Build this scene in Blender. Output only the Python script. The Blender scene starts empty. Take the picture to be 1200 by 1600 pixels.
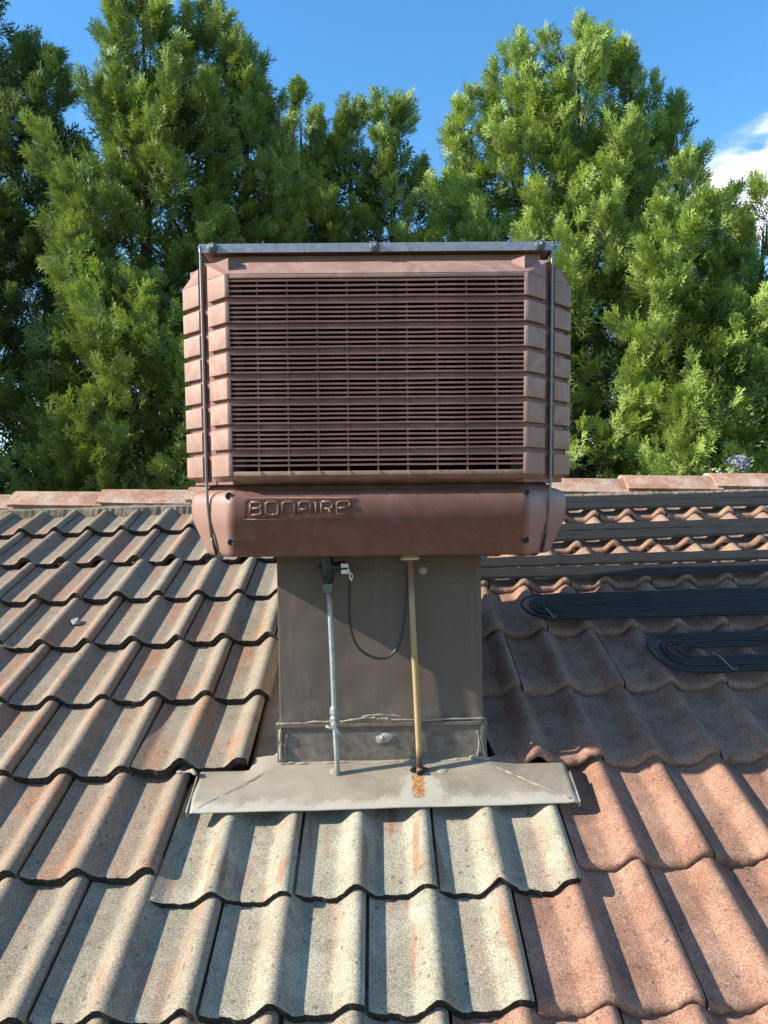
import bpy, bmesh, math, random
import numpy as np
from mathutils import Vector, Matrix

random.seed(7)
rng = np.random.default_rng(11)
S = bpy.context.scene
COL = S.collection
HC = 3.4                      # eye height above the ground (photographer on the roof edge)

# ------------------------------------------------------------------ camera
YAW, PITCH, ROLL = 0.0017, -0.020, -0.0273
cam = bpy.data.cameras.new("camera")
cam.sensor_fit = 'VERTICAL'; cam.sensor_height = 24.0; cam.lens = 18.0
cam.clip_start = 0.05; cam.clip_end = 3000
co = bpy.data.objects.new("camera", cam); COL.objects.link(co)
fw = Vector((math.sin(YAW)*math.cos(PITCH), math.cos(YAW)*math.cos(PITCH), math.sin(PITCH)))
rt = Vector((math.cos(YAW), -math.sin(YAW), 0)); up = rt.cross(fw)
r2 = rt*math.cos(ROLL) + up*math.sin(ROLL); u2 = -rt*math.sin(ROLL) + up*math.cos(ROLL)
co.matrix_world = Matrix(((r2.x, u2.x, -fw.x, 0), (r2.y, u2.y, -fw.y, 0), (r2.z, u2.z, -fw.z, HC), (0, 0, 0, 1)))
S.camera = co

# ------------------------------------------------------------------ light
SUN = Vector((1.0, 0.16, -0.60)).normalized()        # direction the light travels
to_sun = -SUN
sl = bpy.data.lights.new("sun", 'SUN'); sl.energy = 5.0; sl.angle = math.radians(0.53); sl.color = (1.0, 0.92, 0.79)
so = bpy.data.objects.new("sun", sl); COL.objects.link(so)
so.rotation_euler = SUN.to_track_quat('-Z', 'Y').to_euler(); so.location = (-8, -2, 12)

W = bpy.data.worlds.new("World"); S.world = W; W.use_nodes = True
nt = W.node_tree; nt.nodes.clear()
N = nt.nodes.new; L = nt.links.new
out = N('ShaderNodeOutputWorld'); bg = N('ShaderNodeBackground'); bg.inputs['Strength'].default_value = 0.12
sky = N('ShaderNodeTexSky'); sky.sky_type = 'NISHITA'; sky.sun_disc = False
sky.sun_elevation = math.asin(to_sun.z); sky.sun_rotation = math.atan2(to_sun.x, to_sun.y)
sky.air_density = 1.0; sky.dust_density = 0.25; sky.ozone_density = 3.0; sky.altitude = 50
tc = N('ShaderNodeTexCoord')
# scattered fair-weather cumulus on a flat layer overhead
sep = N('ShaderNodeSeparateXYZ'); L(tc.outputs['Generated'], sep.inputs[0])
def wmath(op, a, b=None):
    n = N('ShaderNodeMath'); n.operation = op
    for i, v in enumerate((a, b)):
        if v is None: continue
        if isinstance(v, (int, float)): n.inputs[i].default_value = v
        else: L(v, n.inputs[i])
    return n.outputs[0]
zz = wmath('MAXIMUM', wmath('ADD', sep.outputs['Z'], 0.08), 0.03)
cmb = N('ShaderNodeCombineXYZ')
L(wmath('DIVIDE', sep.outputs['X'], zz), cmb.inputs[0]); L(wmath('DIVIDE', sep.outputs['Y'], zz), cmb.inputs[1])
def cloud_blob(cx, cy, r):
    vm = N('ShaderNodeVectorMath'); vm.operation = 'DISTANCE'
    L(cmb.outputs[0], vm.inputs[0]); vm.inputs[1].default_value = (cx, cy, 0)
    return wmath('MAXIMUM', wmath('SUBTRACT', 1.0, wmath('DIVIDE', vm.outputs['Value'], r)), 0.0)
nz = N('ShaderNodeTexNoise'); nz.inputs['Scale'].default_value = 4.5; nz.inputs['Detail'].default_value = 7; nz.inputs['Roughness'].default_value = 0.58
L(cmb.outputs[0], nz.inputs['Vector'])
nb = N('ShaderNodeTexNoise'); nb.inputs['Scale'].default_value = 0.55; nb.inputs['Detail'].default_value = 2
L(cmb.outputs[0], nb.inputs['Vector'])
field = wmath('MULTIPLY', wmath('MAXIMUM', wmath('SUBTRACT', nb.outputs[0], 0.60), 0.0), 4.0)
for (cx, cy, r, k) in ((1.30, 2.00, 0.55, 2.0), (-0.92, 1.38, 0.20, 0.52), (-2.6, 1.2, 0.8, 1.1), (2.9, 0.2, 0.8, 1.1), (0.4, -2.2, 0.9, 1.1)):
    field = wmath('ADD', field, wmath('MULTIPLY', cloud_blob(cx, cy, r), k))
dens = wmath('MULTIPLY', field, wmath('ADD', wmath('MULTIPLY', wmath('SUBTRACT', nz.outputs[0], 0.5), 2.6), 0.75))
ramp = N('ShaderNodeMapRange'); ramp.interpolation_type = 'SMOOTHSTEP'
ramp.inputs[1].default_value = 0.10; ramp.inputs[2].default_value = 0.42; ramp.inputs[3].default_value = 0.0; ramp.inputs[4].default_value = 0.93
L(dens, ramp.inputs[0])
wsp = N('ShaderNodeTexNoise'); wsp.inputs['Scale'].default_value = 1.3; wsp.inputs['Detail'].default_value = 8; wsp.inputs['Roughness'].default_value = 0.62; wsp.inputs['Distortion'].default_value = 1.4
L(cmb.outputs[0], wsp.inputs['Vector'])
wr = N('ShaderNodeMapRange'); wr.interpolation_type = 'SMOOTHSTEP'; wr.inputs[1].default_value = 0.56; wr.inputs[2].default_value = 0.80; wr.inputs[4].default_value = 0.30
L(wsp.outputs[0], wr.inputs[0])
hs = N('ShaderNodeHueSaturation'); hs.inputs['Saturation'].default_value = 1.42; hs.inputs['Value'].default_value = 1.58
gm = N('ShaderNodeGamma'); gm.inputs['Gamma'].default_value = 0.78; L(sky.outputs[0], gm.inputs['Color']); L(gm.outputs[0], hs.inputs['Color'])
mixc = N('ShaderNodeMix'); mixc.data_type = 'RGBA'
L(wmath('MAXIMUM', ramp.outputs[0], wr.outputs[0]), mixc.inputs[0]); L(hs.outputs[0], mixc.inputs[6]); mixc.inputs[7].default_value = (6.6, 6.7, 7.0, 1)
L(mixc.outputs[2], bg.inputs['Color']); L(bg.outputs[0], out.inputs[0])

vs = S.view_settings
vs.view_transform = 'Standard'; vs.look = 'None'; vs.gamma = 1.0; vs.exposure = 1.0; vs.use_curve_mapping = False
S.cycles.max_bounces = 4; S.cycles.diffuse_bounces = 3; S.cycles.glossy_bounces = 2; S.cycles.transmission_bounces = 2; S.cycles.transparent_max_bounces = 4
S.cycles.use_denoising = True; S.cycles.denoising_prefilter = 'NONE'

# ------------------------------------------------------------------ helpers
def tag(o, label=None, cat=None, group=None, kind=None):
    if label: o['label'] = label
    if cat: o['category'] = cat
    if group: o['group'] = group
    if kind: o['kind'] = kind
    return o

def empty(name, loc=(0, 0, 0)):
    o = bpy.data.objects.new(name, None); COL.objects.link(o); o.location = loc
    o.empty_display_size = 0.1
    return o

def link_mesh(name, me, parent=None):
    o = bpy.data.objects.new(name, me); COL.objects.link(o)
    if parent is not None: o.parent = parent
    return o

def mesh_from(name, verts, faces, mats, smooth=False, fm=None):
    me = bpy.data.meshes.new(name); me.from_pydata([tuple(v) for v in verts], [], faces)
    for m in (mats if isinstance(mats, (list, tuple)) else [mats]): me.materials.append(m)
    if fm is not None: me.polygons.foreach_set('material_index', fm)
    if smooth: me.polygons.foreach_set('use_smooth', [True]*len(me.polygons))
    me.update(); return me

class MB:
    def __init__(s): s.v = []; s.f = []; s.m = []
    def add(s, vs, fs, mi=0):
        b = len(s.v); s.v += [tuple(v) for v in vs]
        for f in fs: s.f.append(tuple(b+i for i in f)); s.m.append(mi)
    def box(s, x0, x1, y0, y1, z0, z1, mi=0):
        vs = [(x, y, z) for x in (x0, x1) for y in (y0, y1) for z in (z0, z1)]
        s.add(vs, [(0, 1, 3, 2), (4, 6, 7, 5), (0, 4, 5, 1), (2, 3, 7, 6), (0, 2, 6, 4), (1, 5, 7, 3)], mi)
    def prism(s, poly, z0, z1, mi=0):           # plan polygon, extruded in z
        n = len(poly)
        vs = [(p[0], p[1], z0) for p in poly] + [(p[0], p[1], z1) for p in poly]
        s.add(vs, [tuple(range(n))[::-1], tuple(range(n, 2*n))] + [(i, (i+1) % n, n+(i+1) % n, n+i) for i in range(n)], mi)
    def tube(s, pts, r, seg=10, mi=0, cap=True, flat=1.0):
        pts = [Vector(p) for p in pts]; n = len(pts)
        rs = r if isinstance(r, (list, tuple)) else [r]*n
        ref = Vector((0.13, -0.31, 0.94)).normalized(); rings = []
        for i, p in enumerate(pts):
            d = (pts[min(i+1, n-1)] - pts[max(i-1, 0)]).normalized()
            a = ref - d*ref.dot(d)
            if a.length < 1e-3: a = d.orthogonal()
            a.normalize(); ref = a; b = d.cross(a)
            rings.append([p + a*math.cos(t)*rs[i] + b*math.sin(t)*rs[i] for t in [2*math.pi*k/seg for k in range(seg)]])
        vs = [v for rg in rings for v in rg]
        fs = [(i*seg+k, i*seg+(k+1) % seg, (i+1)*seg+(k+1) % seg, (i+1)*seg+k) for i in range(n-1) for k in range(seg)]
        if cap: fs += [tuple(range(seg))[::-1], tuple(range((n-1)*seg, n*seg))]
        s.add(vs, fs, mi)
    def lathe(s, prof, c, axis='z', seg=16, mi=0):      # prof: [(radius, along)]
        pts = []
        for (r, a) in prof:
            for k in range(seg):
                t = 2*math.pi*k/seg; u, w = r*math.cos(t), r*math.sin(t)
                pts.append({'z': (c[0]+u, c[1]+w, c[2]+a), 'y': (c[0]+u, c[1]+a, c[2]+w), 'x': (c[0]+a, c[1]+u, c[2]+w)}[axis])
        n = len(prof)
        fs = [(i*seg+k, i*seg+(k+1) % seg, (i+1)*seg+(k+1) % seg, (i+1)*seg+k) for i in range(n-1) for k in range(seg)]
        fs += [tuple(range(seg))[::-1], tuple(range((n-1)*seg, n*seg))]
        s.add(pts, fs, mi)
    def mesh(s, name, mats, smooth=False, bevel=0.0, seg=2, xf=None, auto=None):
        v = [xf(p) for p in s.v] if xf else s.v
        me = mesh_from(name, v, s.f, mats, smooth, s.m)
        bm = bmesh.new(); bm.from_mesh(me)
        bmesh.ops.recalc_face_normals(bm, faces=bm.faces[:])
        if bevel > 0:
            ed = [e for e in bm.edges if len(e.link_faces) == 2 and e.calc_face_angle(0) > 0.5]
            bmesh.ops.bevel(bm, geom=ed, offset=bevel, segments=seg, affect='EDGES', profile=0.6, clamp_overlap=True)
        bm.to_mesh(me); bm.free()
        if auto is not None:
            for p in me.polygons: p.use_smooth = True
            me.set_sharp_from_angle(angle=math.radians(auto))
        me.update(); return me
    def build(s, name, mats, parent=None, **k):
        return link_mesh(name, s.mesh(name, mats, **k), parent)

# ------------------------------------------------------------------ materials
class G:
    """tiny node-graph helper"""
    def __init__(s, name):
        s.m = bpy.data.materials.new(name); s.m.use_nodes = True
        s.t = s.m.node_tree; s.b = s.t.nodes['Principled BSDF']; s.o = s.t.nodes['Material Output']
    def n(s, t): return s.t.nodes.new(t)
    def put(s, v, sock):
        if isinstance(v, bpy.types.NodeSocket): s.t.links.new(v, sock)
        elif isinstance(v, (tuple, list)) and len(v) == 3 and sock.type == 'RGBA': sock.default_value = (*v, 1)
        else: sock.default_value = v
    def coord(s, kind='Object', scale=(1, 1, 1), off=None):
        c = s.n('ShaderNodeTexCoord'); mp = s.n('ShaderNodeMapping'); mp.inputs['Scale'].default_value = scale
        s.t.links.new(c.outputs[kind], mp.inputs['Vector'])
        if off is not None: s.put(off, mp.inputs['Location'])
        return mp.outputs[0]
    def noise(s, vec, scale, detail=3, rough=0.55, dist=0.0):
        n = s.n('ShaderNodeTexNoise'); s.put(vec, n.inputs['Vector'])
        n.inputs['Scale'].default_value = scale; n.inputs['Detail'].default_value = detail
        n.inputs['Roughness'].default_value = rough; n.inputs['Distortion'].default_value = dist
        return n.outputs[0]
    def math(s, op, a, b=0.0):
        n = s.n('ShaderNodeMath'); n.operation = op; s.put(a, n.inputs[0]); s.put(b, n.inputs[1]); return n.outputs[0]
    def rng(s, v, a, b, c=0.0, d=1.0):
        n = s.n('ShaderNodeMapRange'); n.interpolation_type = 'SMOOTHSTEP'
        for i, k in enumerate((v, a, b, c, d)): s.put(k, n.inputs[i])
        return n.outputs[0]
    def mix(s, f, a, b, mode='MIX'):
        n = s.n('ShaderNodeMix'); n.data_type = 'RGBA'; n.blend_type = mode
        s.put(f, n.inputs[0]); s.put(a, n.inputs[6]); s.put(b, n.inputs[7]); return n.outputs[2]
    def bump(s, h, strength=0.5, dist=0.002):
        n = s.n('ShaderNodeBump'); n.inputs['Strength'].default_value = strength; n.inputs['Distance'].default_value = dist
        s.put(h, n.inputs['Height']); s.t.links.new(n.outputs[0], s.b.inputs['Normal']); return n
    def done(s, col=None, rough=None, metal=None, spec=None):
        if col is not None: s.put(col, s.b.inputs['Base Color'])
        if rough is not None: s.put(rough, s.b.inputs['Roughness'])
        if metal is not None: s.put(metal, s.b.inputs['Metallic'])
        if spec is not None: s.put(spec, s.b.inputs['Specular IOR Level'])
        return s.m

def simple(name, col, rough=0.5, metal=0.0, var=0.25, nscale=30, bump=0.0, bdist=0.001, spec=0.5):
    g = G(name); v = g.coord('Object')
    n = g.noise(v, nscale, 4)
    c = g.mix(n, tuple(k*(1-var) for k in col), tuple(min(1, k*(1+var)) for k in col))
    if bump: g.bump(g.noise(v, nscale*4, 3), bump, bdist)
    return g.done(c, rough, metal, spec)

def tile_material():
    g = G('concrete_tile')
    oi = g.n('ShaderNodeObjectInfo')
    sp = g.n('ShaderNodeSeparateColor'); g.t.links.new(oi.outputs['Color'], sp.inputs[0])
    red, cream, mossy = sp.outputs[0], sp.outputs[1], sp.outputs[2]
    rnd = oi.outputs['Random']
    cb = g.n('ShaderNodeCombineXYZ')
    g.put(g.math('MULTIPLY', rnd, 37.0), cb.inputs[0]); g.put(g.math('MULTIPLY', rnd, 91.0), cb.inputs[1])
    off = cb.outputs[0]
    v = g.coord('Object', (1, 1, 1), off)
    vs_ = g.coord('Object', (1, 0.16, 1), off)          # streaks run down the slope
    streak = g.noise(vs_, 15, 3, 0.6)
    blot = g.noise(v, 9, 5, 0.65)
    mid = g.noise(v, 60, 4, 0.7)
    fine = g.noise(v, 330, 3, 0.75)
    # grey, lichen-bleached tiles with the terracotta slip showing in streaks
    grey = g.mix(blot, (0.160, 0.132, 0.096), (0.335, 0.290, 0.216))
    om = g.math('MULTIPLY', g.rng(g.math('ADD', g.math('ADD', streak, g.math('ADD', g.math('MULTIPLY', g.math('SUBTRACT', mid, 0.5), 0.35), g.math('MULTIPLY', g.math('SUBTRACT', fine, 0.5), 0.35))), g.math('MULTIPLY', g.math('SUBTRACT', blot, 0.5), 0.5)), 0.515, 0.63), 0.85)
    greyt = g.mix(om, grey, g.mix(mid, (0.235, 0.125, 0.076), (0.335, 0.195, 0.125)))
    # terracotta tiles
    redt = g.mix(g.rng(blot, 0.3, 0.7), (0.235, 0.122, 0.082), (0.350, 0.203, 0.140))
    redt = g.mix(g.math('MULTIPLY', g.rng(mid, 0.54, 0.74), 0.6), redt, (0.135, 0.085, 0.064))
    redt = g.mix(g.math('MULTIPLY', g.rng(streak, 0.58, 0.78), 0.30), redt, (0.34, 0.235, 0.18))
    # cream tiles
    crm = g.mix(g.rng(blot, 0.3, 0.75), (0.26, 0.234, 0.170), (0.385, 0.355, 0.268))
    crm = g.mix(g.math('MULTIPLY', g.rng(streak, 0.46, 0.64), 0.55), crm, (0.31, 0.215, 0.155))
    crm = g.mix(g.math('MULTIPLY', g.rng(g.math('ADD', g.noise(g.coord('Object', (1, 0.10, 1), off), 24, 2, 0.5), g.math('MULTIPLY', g.math('SUBTRACT', fine, 0.5), 0.30)), 0.63, 0.69), 0.8), crm, (0.30, 0.145, 0.080))
    col = g.mix(red, greyt, redt)
    col = g.mix(cream, col, crm)
    ms = g.rng(g.noise(v, 22, 6, 0.75), 0.50, 0.66)
    col = g.mix(g.math('MULTIPLY', ms, mossy), col, (0.075, 0.068, 0.040))
    # lichen colonies, soot and dirt lodged in the surface
    vo = g.n('ShaderNodeTexVoronoi'); g.put(v, vo.inputs['Vector']); vo.inputs['Scale'].default_value = 62
    vs2 = g.n('ShaderNodeSeparateColor'); g.put(vo.outputs['Color'], vs2.inputs[0])
    spot = g.math('MULTIPLY', g.rng(vo.outputs['Distance'], 0.42, 0.22), g.rng(vs2.outputs[0], 0.80, 0.86))
    col = g.mix(g.math('MULTIPLY', spot, g.rng(mid, 0.35, 0.6, 0.0, 0.28)), col, (0.38, 0.35, 0.28))
    dspot = g.math('MULTIPLY', g.rng(vo.outputs['Distance'], 0.34, 0.20), g.rng(vs2.outputs[1], 0.84, 0.90))
    col = g.mix(g.math('MULTIPLY', dspot, 0.55), col, (0.050, 0.044, 0.038))
    dirt = g.rng(g.noise(v, 17, 6, 0.72, 0.6), 0.52, 0.70)
    col = g.mix(g.math('MULTIPLY', dirt, 0.38), col, (0.085, 0.070, 0.055))
    # sand grain
    grain = g.rng(fine, 0.30, 0.70, 0.48, 1.52)
    cg = g.n('ShaderNodeCombineColor')
    for i in range(3): g.put(grain, cg.inputs[i])
    col = g.mix(1.0, col, cg.outputs[0], 'MULTIPLY')
    pit = g.rng(g.noise(v, 130, 3, 0.6), 0.66, 0.74)
    col = g.mix(g.math('MULTIPLY', pit, 0.6), col, (0.05, 0.042, 0.036))
    g.bump(g.math('ADD', fine, g.math('MULTIPLY', mid, 0.8)), 0.55, 0.0022)
    return g.done(col, 0.93, 0, 0.2)

def nose_material():
    g = G('tile_nose')
    oi = g.n('ShaderNodeObjectInfo'); sp = g.n('ShaderNodeSeparateColor'); g.t.links.new(oi.outputs['Color'], sp.inputs[0])
    v = g.coord('Object')
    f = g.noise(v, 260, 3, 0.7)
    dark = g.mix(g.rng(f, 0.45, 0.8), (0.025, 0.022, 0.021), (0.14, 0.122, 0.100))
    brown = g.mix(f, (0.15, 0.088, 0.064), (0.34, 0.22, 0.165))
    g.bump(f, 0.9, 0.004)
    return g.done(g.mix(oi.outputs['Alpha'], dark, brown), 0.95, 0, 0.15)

def plastic_material(name, base, faded, rough=0.45, corner=None):
    g = G(name); v = g.coord('Object')
    swirl = g.noise(v, 7, 4, 0.6, 2.5)
    blot = g.noise(v, 26, 4, 0.6)
    c = g.mix(g.rng(swirl, 0.35, 0.72), base, faded)
    c = g.mix(g.math('MULTIPLY', g.rng(blot, 0.52, 0.75), 0.35), c, tuple(min(1, k*1.35+0.03) for k in faded))
    if corner:                                  # plastic bleached on the exposed corners
        sx = g.n('ShaderNodeSeparateXYZ'); g.put(v, sx.inputs[0])
        m = g.math('MINIMUM', g.math('ABSOLUTE', sx.outputs[0]), g.math('ABSOLUTE', sx.outputs[1]))
        m = g.math('ADD', m, g.math('MULTIPLY', g.math('SUBTRACT', swirl, 0.5), 0.02))
        c = g.mix(g.rng(m, 0.322, 0.352), c, corner)
    sc = g.noise(g.coord('Object', (6, 6, 60)), 9, 2, 0.5)
    c = g.mix(g.math('MULTIPLY', g.rng(sc, 0.70, 0.74), 0.25), c, (0.55, 0.45, 0.40))
    g.bump(g.noise(v, 300, 2), 0.08, 0.0006)
    return g.done(c, g.rng(blot, 0.2, 0.8, rough-0.08, rough+0.15), 0, 0.4)

M = {}
M['tile'] = tile_material(); M['nose'] = nose_material()
M['plastic'] = plastic_material('faded_brown_plastic', (0.280, 0.160, 0.120), (0.370, 0.235, 0.185), 0.55)
M['tub'] = plastic_material('brown_plastic', (0.138, 0.060, 0.040), (0.172, 0.078, 0.055), 0.45, (0.300, 0.175, 0.140))
M['slat'] = plastic_material('slat_plastic', (0.175, 0.080, 0.062), (0.240, 0.120, 0.096), 0.45)
M['black'] = simple('black_plastic', (0.018, 0.020, 0.024), 0.42)
M['hole'] = simple('recess_shade', (0.006, 0.006, 0.006), 0.6)  # near-black colour stands in for the shade inside recesses and the spout bore
M['rubber'] = simple('black_rubber', (0.036, 0.034, 0.032), 0.58, 0, 0.35, 14, 0.15, 0.001, 0.25)
M['knob'] = simple('grey_knob_plastic', (0.085, 0.095, 0.115), 0.5)
M['steel'] = simple('stainless_steel', (0.22, 0.21, 0.21), 0.45, 0.6, 0.2, 12)
M['copper'] = None
M['white'] = simple('white_connector', (0.72, 0.72, 0.70), 0.5)
M['flange'] = simple('yellowed_flange', (0.62, 0.55, 0.42), 0.6)
M['twine'] = simple('twine', (0.26, 0.25, 0.20), 0.9, 0, 0.3, 200)
M['silicone'] = simple('old_silicone', (0.29, 0.25, 0.185), 0.75, 0, 0.35, 60, 0.6, 0.003)
M['seal'] = simple('translucent_sealant', (0.33, 0.31, 0.28), 0.35, 0, 0.2, 60, 0.3, 0.002)
M['chip'] = simple('mortar_chip', (0.27, 0.26, 0.24), 0.9, 0, 0.3, 120, 0.5, 0.002)
M['wood'] = simple('roof_batten', (0.09, 0.06, 0.04), 0.9)
M['deck'] = simple('dark_sarking', (0.03, 0.027, 0.025), 0.9)
M['wall'] = simple('brick_wall', (0.30, 0.17, 0.12), 0.9, 0, 0.3, 12)

def pad_material():
    g = G('filter_pad'); v = g.coord('Object', (1, 1, 1))
    w = g.n('ShaderNodeTexVoronoi'); g.put(v, w.inputs['Vector']); w.inputs['Scale'].default_value = 130
    g.bump(w.outputs['Distance'], 1.0, 0.012)
    return g.done(g.mix(g.rng(w.outputs['Distance'], 0.1, 0.6), (0.050, 0.031, 0.024), (0.010, 0.007, 0.006)), 0.95, 0, 0.1)
M['pad'] = pad_material()

def galv_material():
    g = G('galvanised_steel'); v = g.coord('Object')
    w = g.n('ShaderNodeTexVoronoi'); g.put(v, w.inputs['Vector']); w.inputs['Scale'].default_value = 90
    n = g.noise(g.coord('Object', (1, 1, 4)), 30, 5, 0.7)
    c = g.mix(w.outputs['Color'], (0.24, 0.25, 0.27), (0.35, 0.36, 0.38))
    c = g.mix(g.rng(n, 0.62, 0.75), c, (0.20, 0.20, 0.21))
    return g.done(c, 0.5, 0.55, 0.5)
M['galv'] = galv_material()

def duct_material():
    g = G('painted_duct'); v = g.coord('Object')
    n = g.noise(v, 5, 4, 0.6); dust = g.noise(v, 38, 6, 0.72)
    c = g.mix(n, (0.110, 0.084, 0.065), (0.140, 0.109, 0.086))
    c = g.mix(g.math('MULTIPLY', g.rng(dust, 0.62, 0.74), 0.30), c, (0.34, 0.30, 0.25))
    spk = g.noise(v, 210, 1, 0.5)
    c = g.mix(g.math('MULTIPLY', g.rng(spk, 0.76, 0.80), 0.7), c, (0.45, 0.42, 0.38))
    z = g.n('ShaderNodeSeparateXYZ'); g.put(g.coord('Object'), z.inputs[0])
    # lime splash dried on towards the foot of the duct
    stn = g.noise(g.coord('Object', (1, 1, 0.07)), 26, 4, 0.65)
    c = g.mix(g.math('MULTIPLY', g.rng(stn, 0.56, 0.70), 0.22), c, (0.22, 0.19, 0.155))
    foot = g.math('MULTIPLY', g.rng(z.outputs[2], 0.16, 0.0), g.rng(dust, 0.35, 0.7))
    c = g.mix(g.math('MULTIPLY', foot, 0.4), c, (0.36, 0.33, 0.28))
    g.bump(g.noise(v, 4.0, 2), 0.5, 0.03)
    return g.done(c, 0.62, 0, 0.3)
M['duct'] = duct_material()

def flashing_material(pipe_x, pipe_s):
    g = G('weathered_flashing'); c0 = g.n('ShaderNodeTexCoord')
    v = c0.outputs['Object']
    sx = g.n('ShaderNodeSeparateXYZ'); g.put(v, sx.inputs[0]); x, y = sx.outputs[0], sx.outputs[1]
    big = g.noise(v, 6, 5, 0.65, 0.8); spk = g.noise(v, 260, 3, 0.7); md = g.noise(v, 34, 5, 0.7)
    c = g.mix(g.rng(big, 0.3, 0.7), (0.225, 0.188, 0.140), (0.340, 0.292, 0.225))
    c = g.mix(g.math('MULTIPLY', g.rng(g.noise(v, 11, 5, 0.7, 1.2), 0.5, 0.68), 0.6), c, (0.36, 0.275, 0.18))
    # salt crust: along the lower edge and around the drain outlet
    edge = g.rng(g.math('ADD', y, g.math('MULTIPLY', g.math('SUBTRACT', g.noise(v, 13, 4, 0.65), 0.5), 0.10)), 0.085, -0.01)
    dx = g.math('DIVIDE', g.math('SUBTRACT', x, pipe_x), 0.085); dy = g.math('DIVIDE', g.math('SUBTRACT', y, pipe_s-0.07), 0.11)
    rr = g.math('SQRT', g.math('ADD', g.math('MULTIPLY', dx, dx), g.math('MULTIPLY', dy, dy)))
    halo = g.rng(g.math('ADD', rr, g.math('MULTIPLY', g.math('SUBTRACT', g.noise(v, 16, 5, 0.7), 0.5), 1.6)), 1.25, 0.2)
    salt = g.math('MAXIMUM', edge, halo)
    sm = g.rng(g.math('ADD', g.math('MULTIPLY', salt, 0.55), g.math('ADD', g.math('MULTIPLY', spk, 0.5), g.math('MULTIPLY', md, 0.25))), 0.62, 0.84)
    c = g.mix(g.math('MULTIPLY', sm, 0.8), c, (0.46, 0.42, 0.34))
    # rust run below the drain outlet
    dx2 = g.math('ABSOLUTE', g.math('DIVIDE', g.math('SUBTRACT', x, pipe_x-0.004), 0.030))
    dx2 = g.math('ADD', dx2, g.math('MULTIPLY', g.math('SUBTRACT', g.noise(v, 38, 4, 0.7), 0.5), 1.6))
    run = g.math('MULTIPLY', g.rng(dx2, 1.05, 0.1), g.math('MULTIPLY', g.rng(y, pipe_s+0.012, pipe_s-0.015), g.rng(y, 0.005, 0.035)))
    rm = g.rng(g.math('ADD', g.math('MULTIPLY', run, 0.6), g.math('MULTIPLY', g.noise(g.coord('Object', (1, 0.4, 1)), 110, 4, 0.8), 0.9)), 0.78, 1.02)
    c = g.mix(g.math('MULTIPLY', rm, 0.9), c, g.mix(g.rng(g.noise(v, 150, 3, 0.7), 0.4, 0.6), (0.20, 0.075, 0.025), (0.52, 0.25, 0.06)))
    g.bump(g.math('ADD', md, g.math('MULTIPLY', sm, 0.5)), 0.35, 0.002)
    return g.done(c, 0.55, 0.15, 0.5)

def copper_material():
    g = G('weathered_copper'); v = g.coord('Object')
    z = g.n('ShaderNodeSeparateXYZ'); g.put(v, z.inputs[0])
    n = g.noise(v, 60, 5, 0.7)
    c = g.mix(g.rng(n, 0.35, 0.7), (0.27, 0.34, 0.33), (0.40, 0.44, 0.43))
    top = g.rng(z.outputs[2], 0.37, 0.43)
    c = g.mix(top, c, (0.26, 0.12, 0.10))
    g.bump(n, 0.2, 0.001)
    return g.done(c, 0.42, 0.25)
M['copper'] = copper_material()
M['brass'] = simple('dull_brass_valve', (0.26, 0.265, 0.25), 0.5, 0.3, 0.35, 80, 0.3, 0.001)
M['verdigris'] = simple('verdigris_nut', (0.10, 0.17, 0.15), 0.6, 0.1, 0.3, 60)

def drain_material():
    g = G('yellowed_drain_pipe'); v = g.coord('Object', (1, 1, 0.25))
    z = g.n('ShaderNodeSeparateXYZ'); g.put(g.coord('Object'), z.inputs[0])
    c = g.mix(g.noise(v, 60, 4, 0.6), (0.30, 0.20, 0.085), (0.44, 0.315, 0.155))
    c = g.mix(g.rng(z.outputs[2], 0.40, 0.47), c, (0.27, 0.17, 0.12))
    c = g.mix(g.rng(z.outputs[2], 0.055, 0.02), c, (0.10, 0.06, 0.04))
    return g.done(c, 0.4)
M['drain'] = drain_material()

def cap_material():
    g = G('ridge_cap_tile')
    oi = g.n('ShaderNodeObjectInfo'); cb = g.n('ShaderNodeCombineXYZ'); g.put(g.math('MULTIPLY', oi.outputs['Random'], 50.0), cb.inputs[0])
    v = g.coord('Object', (1, 1, 1), cb.outputs[0])
    b = g.noise(v, 11, 5, 0.7); f = g.noise(v, 210, 3, 0.75)
    c = g.mix(g.rng(b, 0.3, 0.7), (0.30, 0.140, 0.082), (0.39, 0.20, 0.125))
    lich = g.rng(g.math('ADD', g.math('MULTIPLY', f, 0.8), g.math('MULTIPLY', b, 0.40)), 0.58, 0.68)
    c = g.mix(g.math('MULTIPLY', lich, 0.85), c, (0.47, 0.43, 0.35))
    g.bump(f, 0.6, 0.003)
    return g.done(c, 0.92, 0, 0.2)
M['cap'] = cap_material()

def mortar_material():
    g = G('bedding_mortar'); v = g.coord('Object')
    n = g.noise(v, 30, 6, 0.75)
    c = g.mix(n, (0.10, 0.08, 0.06), (0.34, 0.29, 0.22))
    c = g.mix(g.math('MULTIPLY', g.rng(g.noise(v, 8, 3), 0.5, 0.65), 0.6), c, (0.13, 0.12, 0.045))
    g.bump(n, 1.0, 0.01)
    return g.done(c, 0.95, 0, 0.1)
M['mortar'] = mortar_material()

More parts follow.
